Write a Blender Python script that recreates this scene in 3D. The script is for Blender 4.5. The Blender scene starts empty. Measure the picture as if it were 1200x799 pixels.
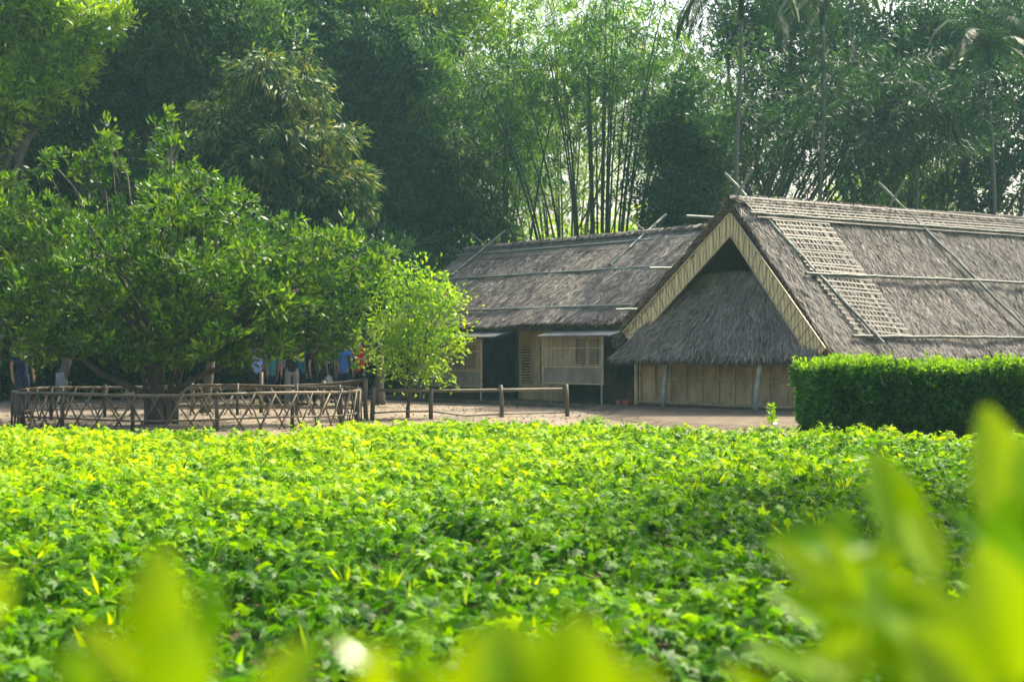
import bpy, bmesh, math, random
import numpy as np
from mathutils import Vector, Matrix

R = math.radians
rng = np.random.default_rng(7)
random.seed(7)
scene = bpy.context.scene
COL = scene.collection

# ------------------------------------------------------------------ camera
HC, FPX, HY = 1.35, 1667.0, 412.0
cam_d = bpy.data.cameras.new('camera')
cam = bpy.data.objects.new('camera', cam_d); COL.objects.link(cam)
cam_d.lens = 50.0; cam_d.sensor_width = 36.0; cam_d.clip_end = 3000; cam_d.clip_start = 0.05
cam.location = (0, 0, HC)
cam.rotation_euler = (R(90) + math.atan(12.5/FPX), 0, 0)
cam_d.dof.use_dof = True; cam_d.dof.focus_distance = 22.0; cam_d.dof.aperture_fstop = 2.8
scene.camera = cam

# ------------------------------------------------------------------ light
SUN_EL, SUN_AZ = R(53), R(44)            # azimuth from +Y (view direction) towards +X
sdir = Vector((math.cos(SUN_EL)*math.sin(SUN_AZ), math.cos(SUN_EL)*math.cos(SUN_AZ), math.sin(SUN_EL)))
world = bpy.data.worlds.new('World'); scene.world = world; world.use_nodes = True
wn = world.node_tree.nodes; wl = world.node_tree.links
sky = wn.new('ShaderNodeTexSky'); sky.sky_type = 'NISHITA'; sky.sun_disc = False
sky.sun_elevation = SUN_EL; sky.sun_rotation = SUN_AZ
sky.air_density = 1.2; sky.dust_density = 7.0; sky.ozone_density = 1.0
wl.new(sky.outputs[0], wn['Background'].inputs[0]); wn['Background'].inputs[1].default_value = 0.15
sun_d = bpy.data.lights.new('sun', 'SUN'); sun_d.energy = 4.2; sun_d.angle = R(1.0); sun_d.color = (1.0, .92, .72)
sun = bpy.data.objects.new('sun', sun_d); COL.objects.link(sun)
sun.rotation_euler = sdir.to_track_quat('Z', 'Y').to_euler()
scene.view_settings.view_transform = 'Standard'; scene.view_settings.look = 'None'
scene.view_settings.exposure = 1.18; scene.view_settings.gamma = 1.0
scene.view_settings.use_curve_mapping = False
cy = scene.cycles
cy.max_bounces = 7; cy.diffuse_bounces = 4; cy.glossy_bounces = 2; cy.transmission_bounces = 4
cy.volume_bounces = 0; cy.caustics_reflective = False; cy.caustics_refractive = False
cy.use_denoising = True; cy.sample_clamp_indirect = 6.0

# ------------------------------------------------------------------ helpers
def P(px, py, Y):
    return Vector(((px-600)/FPX*Y, Y, HC-(py-HY)/FPX*Y))
def G(px, py):
    return P(px, py, HC*FPX/(py-HY))
def tag(o, label=None, cat=None, group=None, kind=None):
    if label: o['label'] = label
    if cat: o['category'] = cat
    if group: o['group'] = group
    if kind: o['kind'] = kind
    return o
def empty(name, loc, rz=0.0):
    o = bpy.data.objects.new(name, None); COL.objects.link(o)
    o.location = loc; o.rotation_euler = (0, 0, rz); o.empty_display_size = .3
    return o
def link(name, me, parent=None, loc=None):
    o = bpy.data.objects.new(name, me); COL.objects.link(o)
    if parent is not None: o.parent = parent
    if loc is not None: o.location = loc
    return o
def children(o): return [c for c in bpy.data.objects if c.parent == o]

class MB:
    """collects primitives into one mesh"""
    def __init__(s): s.v = []; s.f = []; s.n = 0; s.r = []
    def add(s, v, f, r=None):
        v = [tuple(p) for p in v]
        s.f += [tuple(i+s.n for i in q) for q in f]; s.v += v; s.n += len(v)
        r = random.random() if r is None else r
        s.r += [r]*len(v)
        return s
    def box(s, c, d, rz=0.0, m=None, r=None):
        x, y, z = d[0]/2, d[1]/2, d[2]/2
        vs = [Vector((a*x, b*y, e*z)) for e in (-1, 1) for a, b in ((-1, -1), (1, -1), (1, 1), (-1, 1))]
        rot = m if m is not None else Matrix.Rotation(rz, 3, 'Z')
        vs = [rot @ q + Vector(c) for q in vs]
        return s.add(vs, [(3, 2, 1, 0), (4, 5, 6, 7), (0, 1, 5, 4), (1, 2, 6, 5), (2, 3, 7, 6), (3, 0, 4, 7)], r)
    def prism(s, pts, ext, r=None):
        n = len(pts); pts = [Vector(p) for p in pts]; e = Vector(ext)
        vs = pts + [p+e for p in pts]
        fs = [tuple(range(n))[::-1], tuple(range(n, 2*n))] + [(i, (i+1) % n, (i+1) % n+n, i+n) for i in range(n)]
        return s.add(vs, fs, r)
    def tube(s, pts, rad, sides=7, r=None, wob=0.0):
        pts = [Vector(p) for p in pts]; m = len(pts)
        if not hasattr(rad, '__len__'): rad = [rad]*m
        vs = []; fs = []
        up = Vector((0, 0, 1)); d0 = (pts[-1]-pts[0]).normalized()
        if abs(d0.dot(up)) > .9: up = Vector((1, 0, 0))
        for i, p in enumerate(pts):
            d = (pts[min(i+1, m-1)]-pts[max(i-1, 0)]).normalized()
            a = d.cross(up).normalized(); b = d.cross(a).normalized()
            for k in range(sides):
                t = 2*math.pi*k/sides
                q = rad[i]*(1+random.uniform(-wob, wob))
                vs.append(p+(a*math.cos(t)+b*math.sin(t))*q)
        for i in range(m-1):
            for k in range(sides):
                k2 = (k+1) % sides
                fs.append((i*sides+k, i*sides+k2, (i+1)*sides+k2, (i+1)*sides+k))
        fs.append(tuple(range(sides))[::-1]); fs.append(tuple(range((m-1)*sides, m*sides)))
        return s.add(vs, fs, r)
    def build(s, name, mat, parent=None, loc=None, smooth=False):
        me = bpy.data.meshes.new(name); me.from_pydata(s.v, [], s.f); me.materials.append(mat)
        at = me.attributes.new('rnd', 'FLOAT', 'POINT'); at.data.foreach_set('value', s.r)
        if smooth: me.polygons.foreach_set('use_smooth', [True]*len(me.polygons))
        me.update()
        return link(name, me, parent, loc)

def norm(a):
    return a/np.maximum(np.linalg.norm(a, axis=-1, keepdims=True), 1e-9)
def quads_mesh(name, V, rnd, mat, parent=None, extra=None):
    """V (n,4,3) leaf quads as one mesh"""
    n = len(V); me = bpy.data.meshes.new(name)
    me.vertices.add(n*4); me.vertices.foreach_set('co', V.reshape(-1).astype(np.float32))
    me.loops.add(n*4); me.loops.foreach_set('vertex_index', np.arange(n*4, dtype=np.int32))
    me.polygons.add(n); me.polygons.foreach_set('loop_start', np.arange(0, n*4, 4, dtype=np.int32))
    at = me.attributes.new('rnd', 'FLOAT', 'POINT'); at.data.foreach_set('value', np.repeat(rnd, 4).astype(np.float32))
    me.materials.append(mat)
    me.update(calc_edges=True)
    return link(name, me, parent)
def leafq(Pn, D, N, L, W, fold=.12):
    D = norm(D); S = norm(np.cross(D, N)); N2 = np.cross(S, D)
    L = np.asarray(L).reshape(-1, 1)*np.ones((len(Pn), 1)); W = np.asarray(W).reshape(-1, 1)*np.ones((len(Pn), 1))
    mid = Pn+D*L*.45+N2*W*fold
    return np.stack([Pn, mid+S*W/2, Pn+D*L, mid-S*W/2], axis=1)
def rdir(n):
    return norm(rng.normal(size=(n, 3)))

# ------------------------------------------------------------------ materials
def mat_new(name):
    m = bpy.data.materials.new(name); m.use_nodes = True
    nt = m.node_tree; b = nt.nodes['Principled BSDF']
    return m, nt, b
def ramp(nt, stops):
    r = nt.nodes.new('ShaderNodeValToRGB'); e = r.color_ramp.elements
    while len(e) > 1: e.remove(e[-1])
    e[0].position = stops[0][0]; e[0].color = (*stops[0][1], 1)
    for p, c in stops[1:]:
        q = e.new(p); q.color = (*c, 1)
    return r
def mixrgb(nt, fac, a, b, mode='MIX'):
    n = nt.nodes.new('ShaderNodeMix'); n.data_type = 'RGBA'; n.blend_type = mode
    for i, v in ((0, fac), (6, a), (7, b)):
        if hasattr(v, 'is_output'): nt.links.new(v, n.inputs[i])
        elif i == 0: n.inputs[0].default_value = v
        else: n.inputs[i].default_value = (*v, 1)
    return n.outputs[2]
def noise(nt, scale, detail=4, vec=None, rough=.55):
    n = nt.nodes.new('ShaderNodeTexNoise'); n.inputs['Scale'].default_value = scale
    n.inputs['Detail'].default_value = detail; n.inputs['Roughness'].default_value = rough
    if vec is not None: nt.links.new(vec, n.inputs['Vector'])
    return n.outputs['Fac']
def objco(nt, scale=(1, 1, 1)):
    t = nt.nodes.new('ShaderNodeTexCoord'); m = nt.nodes.new('ShaderNodeMapping')
    m.inputs['Scale'].default_value = scale; nt.links.new(t.outputs['Object'], m.inputs[0])
    return m.outputs[0]
def rndattr(nt):
    a = nt.nodes.new('ShaderNodeAttribute'); a.attribute_name = 'rnd'; return a.outputs['Fac']
def bump(nt, b, h, strength=.4, dist=.02):
    n = nt.nodes.new('ShaderNodeBump'); n.inputs['Strength'].default_value = strength; n.inputs['Distance'].default_value = dist
    nt.links.new(h, n.inputs['Height']); nt.links.new(n.outputs[0], b.inputs['Normal'])

def leaf_mat(name, stops, trans, tf=.45, rough=.4, spec=.5, nscale=.5):
    m, nt, b = mat_new(name)
    rp = ramp(nt, stops)
    nz = noise(nt, nscale, 2, objco(nt))
    add = nt.nodes.new('ShaderNodeMath'); add.operation = 'MULTIPLY_ADD'
    nt.links.new(nz, add.inputs[0]); add.inputs[1].default_value = .7; add.inputs[2].default_value = -.35
    add2 = nt.nodes.new('ShaderNodeMath'); add2.operation = 'ADD'
    nt.links.new(add.outputs[0], add2.inputs[0]); nt.links.new(rndattr(nt), add2.inputs[1])
    nt.links.new(add2.outputs[0], rp.inputs[0])
    nt.links.new(rp.outputs[0], b.inputs['Base Color'])
    b.inputs['Roughness'].default_value = rough; b.inputs['Specular IOR Level'].default_value = spec
    t = nt.nodes.new('ShaderNodeBsdfTranslucent')
    tc = mixrgb(nt, 1.0, rp.outputs[0], trans, 'MULTIPLY')
    nt.links.new(tc, t.inputs[0])
    mx = nt.nodes.new('ShaderNodeMixShader'); mx.inputs[0].default_value = tf
    nt.links.new(b.outputs[0], mx.inputs[1]); nt.links.new(t.outputs[0], mx.inputs[2])
    nt.links.new(mx.outputs[0], nt.nodes['Material Output'].inputs[0])
    return m

def plain(name, c, rough=.8, spec=.3, var=.25, nscale=6, rnd=0.0, bumpd=0.0, scale=(1, 1, 1)):
    m, nt, b = mat_new(name)
    d = tuple(x*(1-var) for x in c); e = tuple(min(1, x*(1+var)) for x in c)
    rp = ramp(nt, [(.3, d), (.7, e)])
    nz = noise(nt, nscale, 5, objco(nt, scale)); nt.links.new(nz, rp.inputs[0])
    out = rp.outputs[0]
    if rnd:
        r2 = ramp(nt, [(0, (1-rnd,)*3), (1, (1, 1, 1))]); nt.links.new(rndattr(nt), r2.inputs[0])
        out = mixrgb(nt, 1.0, out, r2.outputs[0], 'MULTIPLY')
    nt.links.new(out, b.inputs['Base Color'])
    b.inputs['Roughness'].default_value = rough; b.inputs['Specular IOR Level'].default_value = spec
    if bumpd: bump(nt, b, nz, .6, bumpd)
    return m

def woven(name, c, cell=.05, ratio=1.0, dark=.55):
    """plaited bamboo: alternating over/under strips"""
    m, nt, b = mat_new(name)
    co = objco(nt)
    sx = nt.nodes.new('ShaderNodeSeparateXYZ'); nt.links.new(co, sx.inputs[0])
    xy = nt.nodes.new('ShaderNodeMath'); xy.operation = 'ADD'; nt.links.new(sx.outputs[0], xy.inputs[0]); nt.links.new(sx.outputs[1], xy.inputs[1])
    cb = nt.nodes.new('ShaderNodeCombineXYZ'); nt.links.new(xy.outputs[0], cb.inputs[0]); nt.links.new(sx.outputs[2], cb.inputs[1])
    ck = nt.nodes.new('ShaderNodeTexChecker'); ck.inputs['Scale'].default_value = 1/cell; nt.links.new(cb.outputs[0], ck.inputs[0])
    def wave(direction, sc):
        w = nt.nodes.new('ShaderNodeTexWave'); w.bands_direction = direction; w.inputs['Scale'].default_value = sc
        w.inputs['Distortion'].default_value = 1.0; w.inputs['Detail'].default_value = 1; nt.links.new(cb.outputs[0], w.inputs[0]); return w.outputs['Fac']
    a = wave('X', 20); d = wave('Y', 20)
    h = mixrgb(nt, ck.outputs['Fac'], a, d)
    nz = noise(nt, 3.5, 5, objco(nt, (1, 1, .5)))
    big = ramp(nt, [(.3, tuple(x*.62 for x in c)), (.7, tuple(min(1, x*1.2) for x in c))]); nt.links.new(nz, big.inputs[0])
    fine = ramp(nt, [(0, (dark,)*3), (.6, (1, 1, 1))]); nt.links.new(h, fine.inputs[0])
    out = mixrgb(nt, 1.0, big.outputs[0], fine.outputs[0], 'MULTIPLY')
    nt.links.new(out, b.inputs['Base Color']); b.inputs['Roughness'].default_value = .65
    bump(nt, b, h, .5, .01)
    return m

M = {}
M['thatch'] = None
def thatch_mat(name, stops):
    m, nt, b = mat_new(name)
    nz = noise(nt, 1.3, 4, objco(nt)); rp = ramp(nt, stops)
    a = nt.nodes.new('ShaderNodeMath'); a.operation = 'MULTIPLY_ADD'; nt.links.new(nz, a.inputs[0]); a.inputs[1].default_value = .7; a.inputs[2].default_value = -.35
    a2 = nt.nodes.new('ShaderNodeMath'); a2.operation = 'ADD'; nt.links.new(a.outputs[0], a2.inputs[0]); nt.links.new(rndattr(nt), a2.inputs[1])
    nt.links.new(a2.outputs[0], rp.inputs[0]); nt.links.new(rp.outputs[0], b.inputs['Base Color'])
    b.inputs['Roughness'].default_value = .7; b.inputs['Specular IOR Level'].default_value = .25
    return m
M['thatch'] = thatch_mat('weathered_thatch', [(0, (.05, .042, .036)), (.3, (.17, .148, .128)), (.7, (.33, .295, .255)), (1, (.54, .475, .39))])
M['thatch_edge'] = thatch_mat('brown_thatch_edge', [(0, (.05, .035, .025)), (.5, (.15, .11, .07)), (1, (.30, .23, .15))])
M['thatch_core'] = plain('thatch_core', (.06, .05, .045), .9)
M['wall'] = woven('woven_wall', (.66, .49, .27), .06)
M['wall_yellow'] = woven('woven_wall_yellow', (.62, .48, .24), .05)
M['wall_grey'] = woven('woven_screen', (.45, .36, .23), .05)
M['band'] = woven('woven_band', (.33, .29, .22), .05)
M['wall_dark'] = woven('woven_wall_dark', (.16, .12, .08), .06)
M['pole'] = plain('weathered_bamboo', (.19, .22, .175), .5, .4, .25, 3)
M['pole_mid'] = plain('green_brown_bamboo', (.10, .105, .078), .5, .4, .3, 3)
M['pole_old'] = plain('old_bamboo', (.15, .12, .078), .6, .35, .3, 5, rnd=.3)
M['pole_dark'] = plain('dark_bamboo', (.10, .085, .065), .6, .35, .3, 5, rnd=.3)
M['batten'] = plain('split_bamboo', (.60, .47, .29), .55, .35, .25, 6, rnd=.3)
M['slat'] = plain('straw_slat', (.235, .21, .165), .6, .35, .25, 4, rnd=.45)
M['post'] = plain('grey_post', (.33, .34, .29), .8, .2, .3, 6, bumpd=.004)
M['wood_dark'] = plain('dark_wood', (.05, .04, .032), .7)
M['awning'] = plain('grey_awning', (.10, .105, .11), .7, .3, .2, 5)
M['bark'] = plain('bark', (.12, .10, .08), .9, .2, .4, 8, bumpd=.01, scale=(1, 1, .3))
M['bark_pale'] = plain('pale_bark', (.20, .19, .15), .9, .2, .4, 6, bumpd=.01, scale=(1, 1, .3))
M['whitewash'] = plain('whitewashed_bark', (.22, .23, .24), .9, .1, .25, 9)
M['culm'] = plain('bamboo_culm', (.03, .04, .02), .5, .4, .35, 2)
M['palm_trunk'] = plain('palm_trunk', (.12, .125, .10), .8, .2, .3, 3, scale=(1, 1, 6))
M['brick'] = plain('red_brick', (.30, .10, .07), .9, .2, .25, 12)

V3 = lambda c, k: tuple(x*k for x in c)
M['crop'] = leaf_mat('crop_leaf', [(0, (.02, .10, .001)), (.3, (.075, .24, .002)), (.62, (.24, .46, .003)), (1, (.48, .62, .004))], (1.3, 1.1, .2), .54, .45, .2, .9)
M['grass'] = leaf_mat('grass_blade', [(0, (.06, .16, .01)), (1, (.22, .38, .03))], (1.3, 1.1, .5), .45, .5, .3)
M['bigtree'] = leaf_mat('tree_leaf', [(0, (.014, .055, .006)), (.5, (.05, .15, .008)), (1, (.20, .34, .010))], (1.45, 1.25, .3), .45, .42, .4, .8)
M['sapling'] = leaf_mat('sapling_leaf', [(0, (.07, .21, .005)), (.5, (.20, .41, .006)), (1, (.42, .60, .01))], (1.5, 1.25, .2), .5, .35, .5)
M['hedge'] = leaf_mat('hedge_leaf', [(0, (.02, .09, .012)), (.5, (.045, .17, .015)), (1, (.10, .28, .02))], (1.4, 1.2, .4), .4, .35, .45)
M['hedge_top'] = leaf_mat('hedge_shoot', [(0, (.10, .28, .01)), (1, (.26, .48, .015))], (1.5, 1.2, .3), .5, .4, .4)
M['mango'] = leaf_mat('mango_leaf', [(0, (.014, .05, .024)), (.5, (.045, .115, .038)), (.75, (.15, .20, .045)), (1, (.33, .31, .09))], (1.3, 1.2, .5), .38, .5, .28, .35)
M['darktree'] = leaf_mat('dark_leaf', [(0, (.009, .036, .016)), (.6, (.028, .085, .028)), (1, (.08, .18, .035))], (1.3, 1.2, .5), .38, .5, .25, .4)
M['midtree'] = leaf_mat('blue_green_leaf', [(0, (.014, .05, .024)), (.5, (.045, .12, .045)), (.85, (.12, .23, .05)), (1, (.22, .33, .06))], (1.4, 1.25, .5), .42, .5, .25, .35)
M['bamboo'] = leaf_mat('bamboo_leaf', [(0, (.015, .06, .022)), (.5, (.045, .14, .03)), (1, (.17, .31, .03))], (1.5, 1.3, .4), .55, .5, .2, .25)
M['bright'] = leaf_mat('sunny_leaf', [(0, (.08, .20, .008)), (.5, (.20, .38, .010)), (1, (.42, .56, .015))], (1.4, 1.2, .4), .5, .4, .4, .4)
M['palm'] = leaf_mat('palm_leaf', [(0, (.01, .035, .015)), (1, (.035, .08, .025))], (1.3, 1.2, .4), .35, .5, .15)
M['near'] = leaf_mat('near_leaf', [(0, (.10, .29, .001)), (1, (.34, .54, .001))], (1.4, 1.1, .1), .55, .16, .3)

def soil_mat():
    m, nt, b = mat_new('packed_earth')
    co = objco(nt)
    n1 = noise(nt, .6, 6, co); n2 = noise(nt, 7, 6, co)
    r1 = ramp(nt, [(.35, (.15, .12, .085)), (.65, (.27, .215, .16))]); nt.links.new(n1, r1.inputs[0])
    r2 = ramp(nt, [(.3, (.65, .65, .62)), (.7, (1.1, 1.1, 1.1))]); nt.links.new(n2, r2.inputs[0])
    nt.links.new(mixrgb(nt, 1.0, r1.outputs[0], r2.outputs[0], 'MULTIPLY'), b.inputs['Base Color'])
    b.inputs['Roughness'].default_value = .95; bump(nt, b, n2, .5, .02)
    return m
M['earth'] = soil_mat()
M['soil'] = plain('dark_soil', (.07, .05, .035), .95, .1, .4, 5, bumpd=.02)
M['floor'] = plain('ground_grassy', (.07, .09, .035), .95, .1, .5, .6, bumpd=.02)
M['platform'] = plain('raised_earth', (.135, .108, .078), .95, .1, .3, 4, bumpd=.02)

# ------------------------------------------------------------------ ground
def ground_sheet():
    n = 120
    xs = np.sign(np.linspace(-1, 1, n))*np.abs(np.linspace(-1, 1, n))**2.5*1500
    X, Y = np.meshgrid(xs, xs+25)
    me = bpy.data.meshes.new('ground')
    v = np.stack([X, Y, np.zeros_like(X)], -1).reshape(-1, 3)
    f = [(j*n+i, j*n+i+1, (j+1)*n+i+1, (j+1)*n+i) for j in range(n-1) for i in range(n-1)]
    me.from_pydata(v.tolist(), [], f); me.materials.append(M['floor'])
    return tag(link('ground', me), kind='structure')
ground_sheet()
b = MB(); b.add([(-30, 18.5, .004), (20, 17, .004), (20, 60, .004), (-30, 43, .004)], [(0, 1, 2, 3)])
tag(b.build('dirt_yard', M['earth']), kind='structure')
b = MB(); b.add([(-14, 0, .008), (14, 0, .008), (9, 18.0, .008), (7.0, 18.6, .008), (3.5, 20.6, .008), (0, 22.6, .008), (-2.6, 21.3, .008), (-4, 19, .008), (-8.5, 20.3, .008), (-14, 20, .008)], [tuple(range(10))])
tag(b.build('planting_bed', M['soil']), kind='structure')

# ------------------------------------------------------------------ crop
EDGE = ([-200, 0, 150, 300, 430, 560, 700, 760, 950, 1100, 1400], [19.5, 19.9, 20.5, 18.6, 21.0, 22.8, 22.4, 20.8, 19.9, 17.9, 17.0])
def vnoise(x, y, s, seed):
    r = np.random.default_rng(seed); g = r.random((64, 64))
    a = x/s+1000; c = y/s+1000; i = np.floor(a).astype(int); j = np.floor(c).astype(int); u = a-i; v = c-j
    u = u*u*(3-2*u); v = v*v*(3-2*v)
    q = lambda p, t: g[p % 64, t % 64]
    return (q(i, j)*(1-u)+q(i+1, j)*u)*(1-v)+(q(i, j+1)*(1-u)+q(i+1, j+1)*u)*v
def crop():
    px_ = []; sp = .30
    ys = np.arange(2.6, 23.5, sp*.9)
    for y in ys:
        half = .38*y+2.2
        x = np.arange(-half, half, sp); px_.append(np.stack([x, np.full_like(x, y)], -1))
    c = np.concatenate(px_); c += rng.normal(0, .09, c.shape)
    ex = np.interp(600+c[:, 0]/c[:, 1]*FPX, EDGE[0], EDGE[1])+rng.normal(0, .12, len(c))
    c = c[c[:, 1] < ex]
    # plants crouching right at the lens are left out
    N = len(c)
    vig = .55*vnoise(c[:, 0], c[:, 1], 1.1, 3)+.45*vnoise(c[:, 0], c[:, 1], 2.8, 4)
    hgt = .08+.27*vig+rng.random(N)**2*.14
    rad = .17+.10*rng.random(N)
    gap = rng.random(N) > .10
    c, hgt, rad, vig = c[gap], hgt[gap], rad[gap], vig[gap]; N = len(c)
    K = 80
    idx = np.repeat(np.arange(N), K); n = len(idx)
    ph = rng.random(n)*2*np.pi; rr = np.sqrt(rng.random(n)); 
    zf = np.sqrt(np.maximum(0, 1-rr**2*.85))*(.72+.33*rng.random(n))
    X = c[idx, 0]+np.cos(ph)*rr*rad[idx]*1.15; Y = c[idx, 1]+np.sin(ph)*rr*rad[idx]*1.15; Z = hgt[idx]*zf
    base = np.stack([X, Y, Z], -1)
    out = np.stack([np.cos(ph), np.sin(ph), np.zeros(n)], -1)
    nrm = norm(np.stack([np.cos(ph)*rr*.7, np.sin(ph)*rr*.7, np.ones(n)], -1)+rng.normal(0, .5, (n, 3)))
    az = rng.random(n)*2*np.pi; a = norm(out*.9+np.stack([np.cos(az), np.sin(az), np.zeros(n)], -1)*.9)
    D = norm(a-nrm*np.sum(a*nrm, -1, keepdims=True)+np.array([0, 0, -.05]))
    S = np.cross(D, nrm)
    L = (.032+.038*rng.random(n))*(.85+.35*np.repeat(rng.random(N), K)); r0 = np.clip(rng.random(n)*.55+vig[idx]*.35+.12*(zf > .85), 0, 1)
    young = .16*np.exp(-((c[:, 1]-15.5)/5.5)**2)/(1+np.exp((c[:, 0]-2.2)/1.2))-.22/(1+np.exp((c[:, 1]-10.5)/1.6))-.20/(1+np.exp(-(c[:, 0]-1.2)/.9))*(c[:, 1] < 17.5)  # sunlit band and near/right shade put into leaf colour, not leaf age
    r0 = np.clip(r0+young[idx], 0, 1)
    V = []; Rn = []
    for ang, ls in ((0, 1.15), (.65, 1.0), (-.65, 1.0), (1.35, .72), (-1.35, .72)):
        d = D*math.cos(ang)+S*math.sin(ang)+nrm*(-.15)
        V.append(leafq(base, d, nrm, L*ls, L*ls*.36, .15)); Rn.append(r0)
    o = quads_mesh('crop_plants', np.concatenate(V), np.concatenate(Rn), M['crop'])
    tag(o, 'low bed of bright green lobed leaves filling the field before the houses', 'crop', kind='stuff')
    # upright young shoots
    m = N//8; i = rng.integers(0, N, m)
    B = np.stack([c[i, 0]+rng.normal(0, .1, m), c[i, 1]+rng.normal(0, .1, m), hgt[i]*.6], -1)
    Bk = np.repeat(B, 6, 0); d = norm(np.array([0, 0, 1.0])+rng.normal(0, .55, (m*6, 3)))
    v = leafq(Bk+d*.03, d, rdir(m*6), .10+.06*rng.random(m*6), .022)
    tag(quads_mesh('young_shoots', v, rng.random(m*6), M['crop']), 'thin pale shoots standing up between the lobed crop leaves', 'shoots', kind='stuff')
crop()

def grass_edge():
    n = 26000
    px = rng.uniform(-80, 1180, n); e = np.interp(px, EDGE[0], EDGE[1])
    Y = e+rng.normal(.15, .45, n)+np.where((px > 190) & (px < 470), rng.uniform(-.3, 2.0, n), 0)
    B = np.stack([(px-600)/FPX*Y, Y, np.full(n, .005)], -1)
    d = norm(np.array([0, 0, 1.0])+rng.normal(0, .5, (n, 3)))
    v = leafq(B, d, rdir(n), .05+.08*rng.random(n), .012)
    tag(quads_mesh('grass', v, rng.random(n), M['grass']), 'short grass fringe between the crop and the dirt yard', 'grass', kind='stuff')
grass_edge()

def litter():
    n = 5200; px = rng.uniform(-60, 960, n); Y = rng.uniform(19, 36, n)
    B = np.stack([(px-600)/FPX*Y, Y, np.full(n, .012)], -1); a = rng.random(n)*6.28
    d = np.stack([np.cos(a), np.sin(a), rng.uniform(0, .5, n)], -1)
    tag(quads_mesh('leaf_litter', leafq(B, d, norm(np.array([0, 0, 1.])+rng.normal(0, .3, (n, 3))), .05+.07*rng.random(n), .035), rng.random(n), M['litter']), 'dry fallen leaves scattered over the dirt yard', 'litter', kind='stuff')
M['litter'] = thatch_mat('dry_leaf', [(0, (.06, .04, .02)), (.5, (.18, .11, .05)), (1, (.35, .27, .10))])
litter()
# ------------------------------------------------------------------ houses
ANG = R(-49.5)
WV = np.array([math.cos(ANG), math.sin(ANG)]); UV = np.array([-math.sin(ANG), math.cos(ANG)])
O1 = np.array([4.57, 31.4]); O2 = np.array([2.25, 35.0])

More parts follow.
